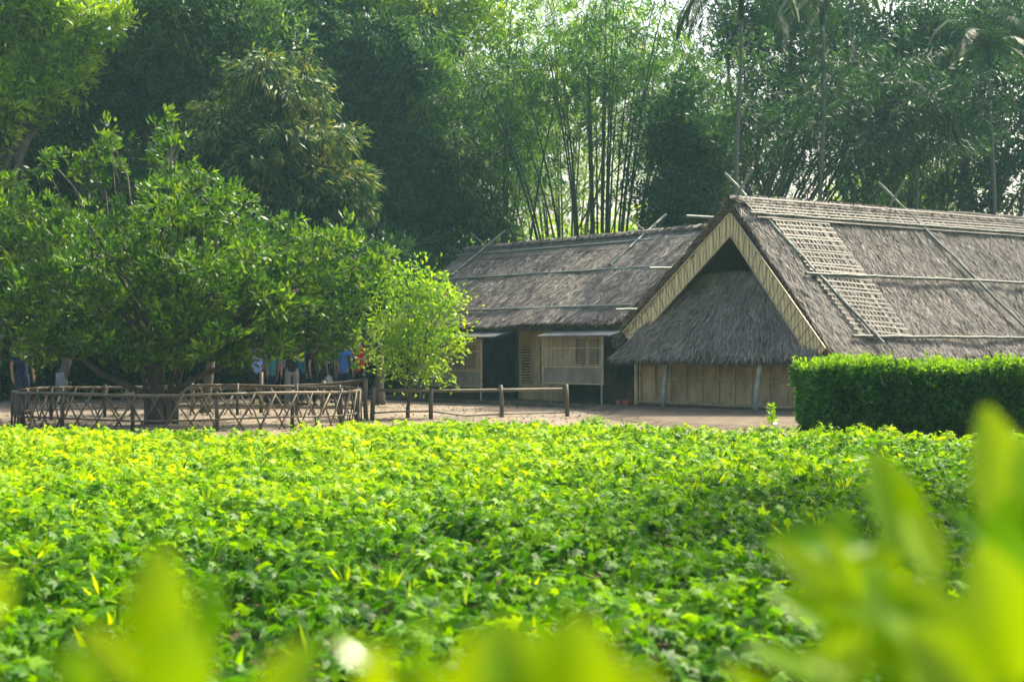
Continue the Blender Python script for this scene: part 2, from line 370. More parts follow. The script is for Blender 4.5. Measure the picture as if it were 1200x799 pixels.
def thatch(name, parent, a, b_, c, d, lift, density=900, L=.30, W=.022, thick=.18, fringe=True, sag=0.0, verge=True, mat=None, ridge_bump=0.0):
    """thatched slope, corners top-left, top-right, bottom-right, bottom-left in local space (outer surface)"""
    a, b_, c, d = [np.array(q, float) for q in (a, b_, c, d)]
    nrm = norm(np.cross(b_-a, d-a)); 
    if nrm[2] < 0: nrm = -nrm
    area = np.linalg.norm(b_-a+c-d)/2*np.linalg.norm(d-a+c-b_)/2
    def S(u, v):
        u = u[:, None]; v = v[:, None]
        p = (a*(1-u)+b_*u)*(1-v)+(d*(1-u)+c*u)*v
        und = .05*(vnoise(p[:, 0]*1.0+p[:, 1], p[:, 2]*1.0, .7, 11)-.5)+.07*(vnoise(p[:, 0]+p[:, 1], p[:, 2]*1.5, 2.1, 12)-.5)
        bulge = -sag*(1-(2*v-1)**2)
        return p+nrm*(und[:, None]+bulge)
    mb = MB(); nu, nv = 24, 10
    uu, vv = np.meshgrid(np.linspace(0, 1, nu), np.linspace(0, 1, nv))
    top = S(uu.ravel(), vv.ravel())-nrm*.03; bot = top-nrm*thick
    vs = np.concatenate([top, bot]); fs = []; n = nu*nv
    for j in range(nv-1):
        for i in range(nu-1):
            q = (j*nu+i, j*nu+i+1, (j+1)*nu+i+1, (j+1)*nu+i); fs.append(q); fs.append(tuple(k+n for k in q[::-1]))
    for i in range(nu-1):
        for j in (0, nv-1): fs.append((j*nu+i, j*nu+i+1, j*nu+i+1+n, j*nu+i+n))
    for j in range(nv-1):
        for i in (0, nu-1): fs.append((j*nu+i, (j+1)*nu+i, (j+1)*nu+i+n, j*nu+i+n))
    mb.add(vs.tolist(), fs)
    root = mb.build(name, M['thatch_core'], parent)
    # straw
    N = int(area*density); cl = max(1, N//10)
    cu, cv = rng.random(cl), rng.random(cl)**.95*1.0
    cj = rng.normal(0, .28, cl); cr = rng.random(cl)
    k = rng.integers(0, cl, N)
    u = np.clip(cu[k]+rng.normal(0, .05/np.linalg.norm(b_-a), N)*1.2, 0, 1); v = np.clip(cv[k]+rng.normal(0, .03, N), 0, 1)
    p = S(u, v); down = norm((d-a)*(1-u[:, None])+(c-b_)*u[:, None])
    side = norm(np.cross(down, nrm))
    D = norm(down+side*(cj[k]+rng.normal(0, .22, N))[:, None]+nrm*rng.uniform(-.02, .17, N)[:, None])
    p = p-D*L*.4+nrm*rng.uniform(-.01, .03, N)[:, None]
    Nn = norm(nrm+rng.normal(0, .35, (N, 3)))
    Q = [leafq(p, D, Nn, L*rng.uniform(.6, 1.2, N), W*rng.uniform(.6, 1.4, N), .2)]; Rr = [np.clip(cr[k]*.55+rng.random(N)*.45, 0, 1)]
    o = quads_mesh('straw', np.concatenate(Q), np.concatenate(Rr), mat or M['thatch'], root)
    # shaggy edges
    Q = []; 
    def edge(p0, p1, outv, dens, ln, th):
        m = int(np.linalg.norm(p1-p0)*dens*1.4); t = rng.random(m)[:, None]
        q = p0+(p1-p0)*t-nrm*rng.uniform(0, th, m)[:, None]
        und = .05*(vnoise(q[:, 0]+q[:, 1], q[:, 2], .25, 14)-.5)[:, None]
        dd = norm(outv+rng.normal(0, .28, (m, 3)))
        return leafq(q-dd*.08+nrm*und, dd, rdir(m), ln*rng.uniform(.6, 1.3, m), .02)
    dl, dr = norm(d-a), norm(c-b_)
    if fringe: Q.append(edge(d, c, norm(dl+dr+np.array([0, 0, -.5])), 420, .2, thick))
    if verge:
        ax = norm(b_-a)
        Q.append(edge(a, d, norm(-ax*.6+dl+np.array([0, 0, -.1])), 330, .17, thick))
        Q.append(edge(b_, c, norm(ax*.6+dr+np.array([0, 0, -.1])), 330, .17, thick))
    if Q:
        q = np.concatenate(Q); quads_mesh('fringe', q, rng.random(len(q)), M['thatch_edge'], root)
    return root

def lattice(name, parent, a, b_, c, d, nu, nv, w, off, mat):
    """open mat of crossing flat slats on the quad a b c d; nu slats run down, nv slats run across"""
    a, b_, c, d = [Vector(q) for q in (a, b_, c, d)]
    n = (b_-a).cross(d-a).normalized()
    if n.z < 0: n = -n
    mb = MB()
    def pt(u, v): return (a*(1-u)+b_*u)*(1-v)+(d*(1-u)+c*u)*v
    def strip(p, q, w, o):
        dr = (q-p).normalized(); s = dr.cross(n)*w/2; m = 6; vs = []
        for i in range(m+1):
            x = p+(q-p)*i/m+n*(o+random.uniform(0, .012)); vs += [x-s, x+s]
        r = random.random()
        mb.add(vs+[v-n*.004 for v in vs], [(2*i, 2*i+1, 2*i+3, 2*i+2) for i in range(m)]+[(2*i+2+2*m+2, 2*i+3+2*m+2, 2*i+1+2*m+2, 2*i+2*m+2) for i in range(m)], r)
    for i in range(nu):
        u = (i+.5+random.uniform(-.25, .25))/nu; strip(pt(u, 0), pt(min(1, max(0, u+random.uniform(-.01, .01))), 1), w*random.uniform(.7, 1.2), off)
    for j in range(nv):
        v = (j+.5+random.uniform(-.25, .25))/nv; strip(pt(0, v), pt(1, v), w*random.uniform(.7, 1.2), off+.006)
    return mb.build(name, mat, parent)

def bpole(parent, p, q, r=.035, mat='pole', name='roof_pole'):
    p, q = Vector(p), Vector(q); n = max(4, int((q-p).length/.35)); mb = MB(); pts = []; rad = []
    for i in range(n+1):
        x = p+(q-p)*i/n+Vector((random.uniform(-.008, .008),)*3)
        dd = (q-p).normalized()*.012
        pts += [x-dd, x, x+dd]; rad += [r, r*1.14, r]
    mb.tube(pts, [k*random.uniform(.97, 1.03) for k in rad], 8)
    return mb.build(name, M[mat], parent, smooth=True)

# --- front house (local x across the gable, local y along the ridge)
h1 = empty('thatched_house', (O1[0], O1[1], 0), ANG)
tag(h1, 'thatched cottage with its open triangular gable and yellow bargeboards facing the field', 'house')
RX, RZ = .85, 4.65
lx, lz = -2.72, 1.62; rx, rz = 3.42, 1.22
Y0, Y1 = -.60, 14.0
thatch('roof_slope', h1, (RX, Y0, RZ), (RX, Y1, RZ+.25), (rx, Y1, rz), (rx, Y0+.2, rz), .0, 1900, L=.25, W=.016, thick=.24, sag=.04)
thatch('roof_slope', h1, (RX, Y0, RZ), (RX, Y1, RZ+.25), (lx, Y1, lz), (lx, Y0, lz), .0, 500, thick=.24)
# ridge capping roll
mb = MB(); mb.tube([(RX, Y0-.02+i*.7, RZ-.09+.018*i+random.uniform(-.015, .015)) for i in range(21)], .10, 8, wob=.12)
rc = mb.build('ridge_cap', M['thatch_core'], h1)
m = 9000; t = rng.random(m); sgn = rng.choice([-1, 1], m)
pp = np.stack([np.full(m, RX)+sgn*.02, Y0-.05+t*(Y1-Y0), RZ+.0+.25*t+rng.normal(0, .012, m)], -1)
dd = norm(np.stack([sgn*.8, rng.normal(0, .35, m), np.full(m, -.45)+rng.normal(0, .15, m)], -1))
quads_mesh('straw', leafq(pp, dd, norm(np.array([0, 0, 1.])+rng.normal(0, .4, (m, 3))), .22*rng.uniform(.6, 1.3, m), .022), rng.random(m), M['thatch'], rc)
# skirt thatch under the gable
thatch('skirt_roof', h1, (-.45, -.02, 3.06), (1.85, -.02, 3.06), (3.25, -.66, 1.20), (-2.42, -.98, 1.20), 0, 2200, L=.24, W=.017, thick=.16)
# gable boards in the plane y=-.62
def plank(pts, parent, name, mat, y=-.60, t=.035):
    mb = MB(); mb.prism([(x, y, z) for x, z in pts], (0, t, 0)); return mb.build(name, mat, parent)
def board_mat():
    m, nt, b = mat_new('palm_leaf_board')
    w = nt.nodes.new('ShaderNodeTexWave'); w.bands_direction = 'X'; w.inputs['Scale'].default_value = 3.4; w.inputs['Distortion'].default_value = 5
    w.inputs['Detail'].default_value = 3; w.inputs['Detail Scale'].default_value = 2.0
    nt.links.new(objco(nt, (1, 1, .35)), w.inputs[0])
    rp = ramp(nt, [(0, (.38, .29, .14)), (.35, (.58, .47, .25)), (1, (.74, .62, .36))]); nt.links.new(w.outputs['Fac'], rp.inputs[0])
    nt.links.new(rp.outputs[0], b.inputs['Base Color']); b.inputs['Roughness'].default_value = .6; bump(nt, b, w.outputs['Fac'], .6, .02)
    return m
M['board'] = board_mat()
bl = plank([(.86, 4.30), (-2.36, 1.80), (-2.08, 1.48), (.86, 3.82)], h1, 'bargeboard', M['board'], -.62)
br = plank([(.88, 4.30), (3.34, 1.42), (3.02, 1.16), (.88, 3.82)], h1, 'bargeboard', M['board'], -.62)
for bb, q in ((bl, [((.86, 4.30), (-2.36, 1.80)), ((.86, 3.82), (-2.08, 1.48))]), (br, [((.88, 4.30), (3.34, 1.42)), ((.88, 3.82), (3.02, 1.16))])):
    for (x0, z0), (x1, z1) in q:
        mb = MB(); mb.tube([(x0+(x1-x0)*t/5, -.635, z0+(z1-z0)*t/5) for t in range(6)], .017, 6); mb.build('edge_strip', M['batten'], bb)
    # cross ties
    mb = MB(); (x0, z0), (x1, z1) = q[0]; (x2, z2), (x3, z3) = q[1]
    for i in range(16):
        t = (i+.5)/16; s = min(1, max(0, t+random.uniform(-.015, .015)))
        a_ = Vector((x0+(x1-x0)*t, -.628, z0+(z1-z0)*t)); c_ = Vector((x2+(x3-x2)*s, -.628, z2+(z3-z2)*s))
        mb.tube([a_, c_], .007, 4)
    mb.build('tie', M['slat'], bb)
# walls
mb = MB(); mb.box((.33, 0, .82), (5.36, .05, 1.4)); w1 = mb.build('wall', M['wall'], h1)
mb = MB(); mb.box((-2.35, 6.8, .82), (.05, 13.5, 1.4)); mb.build('wall', M['wall'], h1)
mb = MB(); mb.box((3.0, 6.8, .72), (.05, 13.5, 1.2)); mb.build('wall', M['wall'], h1)
mb = MB(); mb.box((.33, 13.6, 1.6), (5.36, .05, 3.0)); mb.build('wall', M['wall'], h1)
mb = MB()
for i in range(12):
    x = -2.36+i*.475+random.uniform(-.02, .02)
    mb.box((x, -.05, .8), (.042, .045, 1.32), m=Matrix.Rotation(random.uniform(-.01, .01), 3, 'Y'))
mb.build('upright_batten', M['batten'], w1)
mb = MB(); mb.tube([(-2.38, -.06, .72), (.3, -.068, .70), (3.0, -.06, .71)], .016, 6); mb.build('rail', M['batten'], w1)
mb = MB(); mb.tube([(-2.45, -.075, .19), (.3, -.08, .17), (3.0, -.075, .18)], .035, 7); mb.build('sill', M['batten'], w1)
for x, lean in ((-1.02, .05), (1.62, .07)):
    mb = MB(); mb.tube([(x, -.72, .03), (x+.02, -.70, .5), (x+lean, -.66, .95), (x+lean*1.3, -.6, 1.45)], [.065, .06, .055, .05], 9, wob=.06)
    mb.build('post', M['post'], h1, smooth=True)
mb = MB(); mb.tube([(-2.45, -.1, .1), (-2.45, -.1, 1.5)], .05, 8); mb.build('post', M['batten'], h1)
# purlins poking out of the left slope and rafters inside
for z in (4.25, 3.2, 2.3):
    x = RX-(RZ-z)/(RZ-lz)*(RX-lx)
    bpole(h1, (x-.14, -1.3 if z > 4 else -1.15, z), (x-.02, 1.5, z+.05), .03, name='purlin')
# poles tied along the right slope
def rsl(x, y, o=.07):      # point on right slope surface
    t = (x-RX)/(rx-RX); return (x+o*.78, y, RZ+(rz-RZ)*t+.25*(y-Y0)/(Y1-Y0)*(1-t)+o*.62)
for x, ya, yb in ((1.16, -.40, 13.9), (2.14, .22, 13.9), (3.13, .48, 13.9)):
    bpole(h1, rsl(x, ya, .09), rsl(x, yb, .09), .034, 'pole_mid')
# crossing riders
for ya, yb, top in ((-.22, 1.30, 5.22), (5.4, 7.7, 5.45), (12.1, 13.4, 5.6)):
    bpole(h1, (.42, ya-.05, top), rsl(3.25, yb, .13), .032)
    bpole(h1, (1.25, ya-.12, top+.02), (RX-1.3, ya+.25, RZ-1.0), .028)
# open mat along the ridge and down the slope near the gable
lattice('ridge_mat', h1, rsl(.86, -.42, .085), rsl(.86, 13.9, .085), rsl(1.22, 13.9, .065), rsl(1.22, -.2, .07), 120, 7, .034, .0, M['slat'])
lattice('slope_mat', h1, rsl(1.2, .25, .06), rsl(1.2, 2.25, .06), rsl(3.2, 2.7, .06), rsl(3.1, .75, .06), 15, 25, .04, .0, M['slat'])

# raised earth platform of the front house
mb = MB()
ring = lambda e, z: [(-2.75-e, -.95-e*1.2, z), (6.5+e, -.95-e*1.2, z), (6.5+e, 14.5+e, z), (-2.75-e, 14.5+e, z)]
mb.add(ring(0, .12)+ring(.4, 0.0), [(0, 1, 2, 3)]+[(i, (i+1) % 4, (i+1) % 4+4, i+4) for i in range(4)])
o = tag(mb.build('earth_terrace', M['platform']), kind='structure'); o.location = (O1[0], O1[1], 0); o.rotation_euler = (0, 0, ANG)

tp = [(2.75, 33.0), (2.1, 28.6), (3.0, 25.4), (5.2, 23.6), (16, 22.6), (20, 34)]
cx_, cy_ = 9.0, 28.0
mb = MB(); n_ = len(tp); ot = [(cx_+(x-cx_)*1.05, cy_+(y-cy_)*1.06, 0.0) for x, y in tp]
mb.add([(x, y, .085) for x, y in tp]+ot, [tuple(range(n_))]+[(i, (i+1) % n_, (i+1) % n_+n_, i+n_) for i in range(n_)])
tag(mb.build('earth_bank', M['platform']), kind='structure')

# --- rear house
h2 = empty('thatched_house', (O2[0], O2[1], 0), ANG)
tag(h2, 'long low thatched cottage behind, with dark doorway and bamboo screens under its eave', 'house')
XA, XB = -8.55, 1.45; R2Y, R2Z = 2.6, 4.42
thatch('roof_slope', h2, (XA, R2Y, R2Z), (XB, R2Y, R2Z+.05), (XB, -.85, 2.08), (XA, -.85, 2.02), 0, 1700, L=.25, W=.017, sag=-.03)
thatch('roof_slope', h2, (XA, R2Y, R2Z), (XB, R2Y, R2Z+.05), (XB, 6.0, 2.0), (XA, 6.0, 2.0), 0, 300)
mb = MB(); mb.tube([(XA-.02+i*.72, R2Y, R2Z+random.uniform(-.015, .015)) for i in range(15)], .10, 8, wob=.12)
rc = mb.build('ridge_cap', M['thatch_core'], h2)
m = 8000; t = rng.random(m); sgn = rng.choice([-1, 1], m)
pp = np.stack([XA+t*(XB-XA), np.full(m, R2Y)+sgn*.02, R2Z+.1+.05*t+rng.normal(0, .012, m)], -1)
dd = norm(np.stack([rng.normal(0, .35, m), sgn*.8, np.full(m, -.45)+rng.normal(0, .15, m)], -1))
quads_mesh('straw', leafq(pp, dd, norm(np.array([0, 0, 1.])+rng.normal(0, .4, (m, 3))), .22*rng.uniform(.6, 1.3, m), .022), rng.random(m), M['thatch'], rc)
def fsl(x, y, o=.07):
    t = (R2Y-y)/(R2Y+.85); return (x, y-o*.56, R2Z+(2.05-R2Z)*t+o*.83)
for y, xe in ((2.25, XA-.1), (1.1, XA+.3), (-.35, XA+.3)):
    bpole(h2, fsl(xe, y, .08), fsl(XB-.1, y, .08), .03)
for x in (-7.5, -.88):
    bpole(h2, (x-.05, 3.2, 4.98), fsl(x-.1, 1.25, .1), .034)
    bpole(h2, (x-.35, 2.15, 4.86), (x-.1, 3.7, 3.85), .03)
lattice('ridge_mat', h2, fsl(XA+.1, 2.52, .07), fsl(XB, 2.52, .07), fsl(XB, 2.0, .06), fsl(XA+.1, 2.0, .06), 110, 7, .03, 0, M['slat'])
# walls with real openings
def wallbox(x0, x1, z0, z1, mat, y=0, name='wall'):
    mb = MB(); mb.box(((x0+x1)/2, y, (z0+z1)/2), (x1-x0, .05, z1-z0)); return mb.build(name, mat, h2)
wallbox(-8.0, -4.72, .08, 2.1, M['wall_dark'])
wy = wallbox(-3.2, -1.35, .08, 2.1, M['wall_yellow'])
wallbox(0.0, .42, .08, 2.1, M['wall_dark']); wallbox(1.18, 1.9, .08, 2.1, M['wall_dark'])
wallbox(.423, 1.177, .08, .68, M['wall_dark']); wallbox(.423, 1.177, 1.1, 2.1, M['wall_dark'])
for x0, x1 in ((-3.02, -2.66), (-2.3, -1.9)):
    mb = MB()
    mb.box(((x0+x1)/2, -.028, 1.0), (x1-x0, .008, .95)); wi = mb.build('window', M['wood_dark'], h2)
    mb = MB()
    for k in range(13): mb.box(((x0+x1)/2, -.042, .56+k*.073), (x1-x0+.02, .018, .03))
    for x in (x0-.02, x1+.02): mb.box((x, -.045, 1.0), (.035, .03, 1.0))
    mb.build('slats', M['batten'], wi)
for x in (-4.72, -3.22, -1.33, -.02, 1.2):
    mb = MB(); mb.tube([(x, -.03, .05), (x, -.03, 2.2)], .055, 8, wob=.03); mb.build('post', M['wood_dark'], h2, smooth=True)
mb = MB(); mb.box((-3.95, .02, 1.98), (1.5, .1, .16)); mb.build('lintel', M['wood_dark'], h2)
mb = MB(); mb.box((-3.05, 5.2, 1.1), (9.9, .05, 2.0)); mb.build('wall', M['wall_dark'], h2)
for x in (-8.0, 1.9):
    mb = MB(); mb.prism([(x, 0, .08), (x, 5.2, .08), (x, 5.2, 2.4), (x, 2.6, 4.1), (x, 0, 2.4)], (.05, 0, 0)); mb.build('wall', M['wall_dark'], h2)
mb = MB(); mb.box((-3.2, 2.2, .05), (10.8, 7.2, .1)); mb.build('floor_slab', M['platform'], h2)
# awnings
for x0, x1 in ((-.95, 1.6), (-6.1, -2.6)):
    mb = MB(); mb.prism([(x0, -1.35, 1.70), (x1, -1.35, 1.70), (x1+.1, -.35, 1.95), (x0-.1, -.35, 1.95)], (0, 0, .035)); mb.build('awning', M['awning'], h2)
# bamboo screens standing in front of the veranda
def screen(x0, x1, z0, z1, y, label, legs):
    s = empty('bamboo_screen', tuple(Vector((O2[0]+WV[0]*(x0+x1)/2+UV[0]*y, O2[1]+WV[1]*(x0+x1)/2+UV[1]*y, 0))), ANG)
    tag(s, label, 'screen', 'bamboo screens before the rear house')
    w = x1-x0; h = z1-z0; zc = (z0+z1)/2
    mb = MB(); mb.box((0, 0, zc), (w, .02, h)); mb.build('panel', M['wall_grey'], s)
    mb = MB(); mb.box((0, -.022, z0+.2), (w-.02, .014, .38)); mb.build('lower_band', M['band'], s)
    mb = MB()
    for x in (-w/2, w/2): mb.tube([(x, -.02, z0-.02), (x, -.02, z1+.02)], .025, 7)
    for z in (z0, z0+.4, z1-.3, z1): mb.tube([(-w/2, -.035, z), (w/2, -.035, z)], .018, 6)
    mb.build('frame', M['batten'], s)
    mb = MB()
    for i in range(1, int(w/.17)): mb.tube([(-w/2+i*.17, -.036, z0+.4), (-w/2+i*.17, -.036, z1)], .008, 5)
    mb.build('upright_batten', M['batten'], s)
    for cx in (w*.1, w*.32):
        mb = MB()
        for k in range(12): mb.box((cx+.1, -.045, z0+.5+k*.05), (w*.14, .008, .016))
        for q in (-1, 1): mb.box((cx+.1+q*w*.07, -.044, z0+.775), (.016, .012, .6))
        mb.build('slats', M['pole_dark'], s)
    for x in legs:
        mb = MB(); mb.tube([(x, .0, 0), (x, .0, z0+.1)], .026, 7); mb.build('leg', M['post'], s)
    return s
screen(-.98, 1.13, .58, 1.74, -1.1, 'wide bamboo screen on thin legs right of the yellow wall panel', (-.78, 1.0))
screen(-6.3, -3.37, .44, 1.66, -1.1, 'bamboo screen left of the dark doorway, partly behind the small bright tree', (-1.2, 1.42))

# loose bricks by the wall corner
for k, (x, y) in enumerate(((-2.5, -.55), (-2.22, -.62))):
    p = (O1[0]+WV[0]*x+UV[0]*y, O1[1]+WV[1]*x+UV[1]*y, .12)
    mb = MB(); mb.box((0, 0, .055), (.13, .22, .11), rz=.2*k)
    o = mb.build('brick', M['brick'], None, p); o.rotation_euler = (0, 0, ANG)
    bv = o.modifiers.new('b', 'BEVEL'); bv.width = .008; bv.segments = 2
    tag(o, ('red brick at the left foot of the front house wall corner', 'red brick just right of the corner post, under the woven wall')[k], 'brick', 'loose bricks by the wall')

# ------------------------------------------------------------------ hedge
def hedge():
    x0, x1, y0, y1, H = 4.42, 12.5, 20.6, 22.2, 1.12
    h = empty('clipped_hedge', ((x0+x1)/2, (y0+y1)/2, 0))
    tag(h, 'boxy clipped green hedge with bright young top growth, right of the front house', 'hedge')
    c = np.array([(x0+x1)/2, (y0+y1)/2, 0.0])
    def face(n, fn, nrm, L, W, mat, name, spread=.5, deep=.22):
        uv = rng.random((n, 2)); p = fn(uv)
        p = p+np.array(nrm)*((vnoise(p[:, 0]*1.0, p[:, 2]+p[:, 1], .3, 21)-.6)*.24-rng.random(n)**1.5*deep)[:, None]
        d = norm(np.array(nrm)*.7+np.array([0, 0, .35])+rng.normal(0, spread, (n, 3)))
        return leafq(p-c, d, norm(rdir(n)+np.array(nrm)*.6), L*rng.uniform(.6, 1.2, n), W)
    q = [face(26000, lambda t: np.stack([x0+.12*t[:, 1]*0+t[:, 0]*(x1-x0), np.full(len(t), y0), t[:, 1]*H], -1), (0, -1, 0), .085, .046, None, ''),
         face(6000, lambda t: np.stack([np.full(len(t), x0), y0+t[:, 0]*(y1-y0), t[:, 1]*H], -1), (-1, 0, 0), .085, .046, None, ''),
         face(4000, lambda t: np.stack([x0+t[:, 0]*(x1-x0), np.full(len(t), y1), t[:, 1]*H], -1), (0, 1, 0), .085, .046, None, ''),
         face(12000, lambda t: np.stack([x0+t[:, 0]*(x1-x0), y0+t[:, 1]*(y1-y0), np.full(len(t), H)], -1), (0, 0, 1), .085, .045, None, '')]
    q = np.concatenate(q); quads_mesh('foliage', q, rng.random(len(q)), M['hedge'], h)
    n = 5200; K = 7
    p = np.stack([rng.uniform(x0-.04, x1, n), rng.uniform(y0-.06, y1, n), np.full(n, H)], -1)
    p[:, 2] += (vnoise(p[:, 0], p[:, 1], .6, 9)-.5)*.24-.04
    pk = np.repeat(p, K, 0); m = n*K
    st = norm(np.array([0, 0, 1.])+rng.normal(0, .25, (n, 3))); t = rng.random(m)
    hh = np.repeat(.06+.13*rng.random(n), K)
    pk = pk+np.repeat(st, K, 0)*(t*hh)[:, None]
    d = norm(np.array([0, 0, .75])+rng.normal(0, .6, (m, 3)))
    quads_mesh('young_growth', leafq(pk-c, d, rdir(m), .06*rng.uniform(.6, 1.2, m), .03), rng.random(m), M['hedge_top'], h)
    mb = MB(); mb.box((0, 0, .5), (x1-x0-.5, y1-y0-.5, .95)); mb.build('inner_twigs', M['wood_dark'], h)
hedge()

# ------------------------------------------------------------------ trees
def sublobes(lobes, m, f):
    out = []
    for c, r in lobes:
        c = np.array(c); r = np.array(r); out.append((c, r*.62))
        for d in rdir(m):
            if d[1] > .75: continue
            k = rng.uniform(.75, 1.25)
            out.append((c+d*r*(1-f*.55)*rng.uniform(.85, 1.08), r*f*k*np.array([1.1, 1.1, .75])))
    return out
def lobes_to_clusters(lobes, dens, shell=.5, lump=.25, sub=0, f=.42):
    C = []; O = []
    if sub: lobes = sublobes(lobes, sub, f)
    for c, r in lobes:
        c = np.array(c); r = np.array(r)
        n = int(dens*(r[0]*r[1]+r[1]*r[2]+r[0]*r[2])/3*4*math.pi)
        d = rdir(n); rad = 1-shell*rng.random(n)**1.6
        bump_ = 1+lump*(vnoise(d[:, 0]*3+c[0], d[:, 1]*3+d[:, 2]*4+c[2], .8, 31)-.5)*2
        C.append(c+d*r*(rad*bump_)[:, None]); O.append(d)
    return np.concatenate(C), np.concatenate(O)
def foliage(name, parent, C, O, k, L, W, mat, spread=.12, droop=.0, up=.3, origin=None, outw=.7, coh=.0):
    n = len(C)*k
    Ck = np.repeat(C, k, 0); Ok = np.repeat(O, k, 0)
    d = norm(Ok*outw+rng.normal(0, .75, (n, 3))+np.array([0, 0, up-droop]))
    if coh:
        cd = norm(O*.6+rng.normal(0, .5, O.shape)+np.array([0, 0, up-droop])); d = norm(np.repeat(cd, k, 0)*coh+d)
    p = Ck+rng.normal(0, spread, (n, 3))*np.array([1, 1, .8])+d*L*.2
    nn = norm(rng.normal(0, .6, (n, 3))+np.array([0, 0, .7]))
    cr = np.repeat(rng.random(len(C)), k)
    r = np.clip(.5*cr+.5*rng.random(n), 0, 1)
    if origin is not None: p = p-np.array(origin)
    return quads_mesh(name, leafq(p, d, nn, L*rng.uniform(.6, 1.2, n), W*rng.uniform(.8, 1.2, n)), r, mat, parent)
def wobble(p, q, n=5, amp=.1):
    p, q = Vector(p), Vector(q); L = (q-p).length; out = []
    for i in range(n+1):
        t = i/n; w = math.sin(math.pi*t)*amp*L
        out.append(p.lerp(q, t)+Vector((random.uniform(-w, w), random.uniform(-w, w), random.uniform(-w, w)*.6+w*.5)))
    return out
def lob(lst, Y, depth=1.0):
    out = []
    for e in lst:
        px, py, r = e[:3]; dy = e[3] if len(e) > 3 else 0.0; ry = e[4] if len(e) > 4 else 1.0
        y = Y+dy; rr = r/FPX*y; out.append((P(px, py, y), (rr, rr*depth, rr*ry)))
    return out
def tree(name, label, cat, base, lobes, mat, dens=14, k=12, L=.13, W=.05, trunk_r=.2, group=None, spread=.12, droop=0, up=.3, bark='bark', shell=.55, forks=None, twigs=60, lump=.25, trunkh=.35, outw=.7, sub=9, f=.42, coh=1.0):
    t = empty(name, (base[0], base[1], 0)); tag(t, label, cat, group); o = Vector((base[0], base[1], 0))
    C, O = lobes_to_clusters(lobes, dens, shell, lump, sub, f)
    keep = C[:, 2] > .4; C, O = C[keep], O[keep]
    foliage('crown', t, C, O, k, L, W, mat, spread, droop, up, o, outw, coh)
    zc = np.mean([l[0][2] for l in lobes]); top = Vector((0, 0, zc*trunkh+.3))
    mb = MB(); pts = wobble((0, 0, -.05), top, 5, .04)
    mb.tube(pts, [trunk_r*(1.25-.4*i/5) for i in range(6)], 10, wob=.06); mb.build('trunk', M[bark], t, smooth=True)
    mb = MB()
    for c, r in lobes:
        e = Vector(c)-o; pts = wobble(top-Vector((0, 0, random.uniform(0, .4))), e, 6, .07)
        mb.tube(pts, [trunk_r*(.55-.4*i/6) for i in range(7)], 6)
        for q in range(max(3, int(twigs/len(lobes)))):
            j = random.randrange(2, 7); i = random.randrange(len(C))
            if (Vector(C[i])-o-pts[j]).length < max(r)*1.6:
                mb.tube(wobble(pts[j], Vector(C[i])-o, 3, .08), [trunk_r*.16, trunk_r*.12, trunk_r*.08, .006], 4)
    mb.build('branches', M[bark], t, smooth=True)
    return t

# big spreading tree in the ring fence
BT = G(190, 497); BT.z = 0
bl_ = lob([(200, 152, 24, 0), (132, 168, 24, .3), (60, 190, 24, .3), (198, 182, 34, 0), (195, 250, 62, .3), (105, 195, 36, .4), (70, 265, 62, .6), (20, 300, 68, 0), (245, 225, 34, -.3), (345, 275, 26, 0), (10, 235, 30, .2), (130, 300, 90, -.9), (225, 290, 90, -.6), (300, 300, 70, .0), (255, 340, 80, -1.2),
           (60, 355, 80, -.7), (345, 325, 65, .2), (395, 340, 55, .5), (340, 375, 60, -.5), (150, 370, 80, -1.4), (410, 300, 45, .8), (-30, 380, 70, .3), (225, 395, 60, -1.6, .6), (60, 405, 50, -1.2, .6),
           (300, 400, 50, -.9, .6), (390, 395, 40, .3, .7), (155, 415, 45, -1.0, .5), (330, 410, 32, -.6, .8), (388, 412, 30, -.2, .8), (425, 400, 24, 0, .8), (60, 415, 34, -.4, .7), (420, 395, 24, 0, .8), (280, 418, 28, -.8, .7), (200, 330, 90, 1.6), (330, 330, 70, 1.6), (80, 320, 80, 1.6)], 26.6)
bt = empty('spreading_tree', BT); tag(bt, 'broad glossy leaved tree with low spreading limbs inside the round bamboo fence', 'tree')
C, O = lobes_to_clusters(bl_, 6.2, .45, .45, 10, .33)
ok = C[:, 2] > 1.0+.25*rng.random(len(C)); C, O = C[ok], O[ok]
foliage('crown', bt, C, O, 12, .17, .06, M['bigtree'], .05, 0, .45, BT, .8, .3)
mb = MB()
for dx, top_, r in ((-.10, (150, 330), .06), (-.02, (190, 300), .075), (.08, (225, 330), .06), (.15, (255, 370), .045), (-.17, (110, 370), .045)):
    e = P(top_[0], top_[1], BT.y)-BT
    mb.tube([(dx*1.6, 0, -.05), (dx*1.6, dx*.3, .35), (dx*2, .05, .8)]+wobble((dx*2.2, .05, 1.0), e, 4, .04), [r*1.5, r*1.2, r*1.0, r*.95, r*.85, r*.7, r*.5, r*.3], 9, wob=.08)
mb.build('trunk', M['bark'], bt, smooth=True)
mb = MB()
for pts, r in (([(178, 468), (150, 452), (118, 438), (95, 420), (62, 414), (40, 405)], .07), ([(200, 462), (225, 445), (255, 432), (285, 415), (320, 395)], .065),
               ([(190, 450), (175, 415), (130, 385), (90, 360)], .06), ([(200, 445), (235, 400), (290, 360), (350, 340)], .06)):
    q = [P(x, y, BT.y-.25*i) - BT for i, (x, y) in enumerate(pts)]
    mb.tube(q, [r*(1-.12*i) for i in range(len(q))], 7, wob=.08)
for c, r in bl_:
    mb.tube(wobble((random.uniform(-.2, .2), 0, random.uniform(1, 1.7)), Vector(c)-BT, 6, .06), [.05, .045, .04, .032, .025, .018, .01], 6)
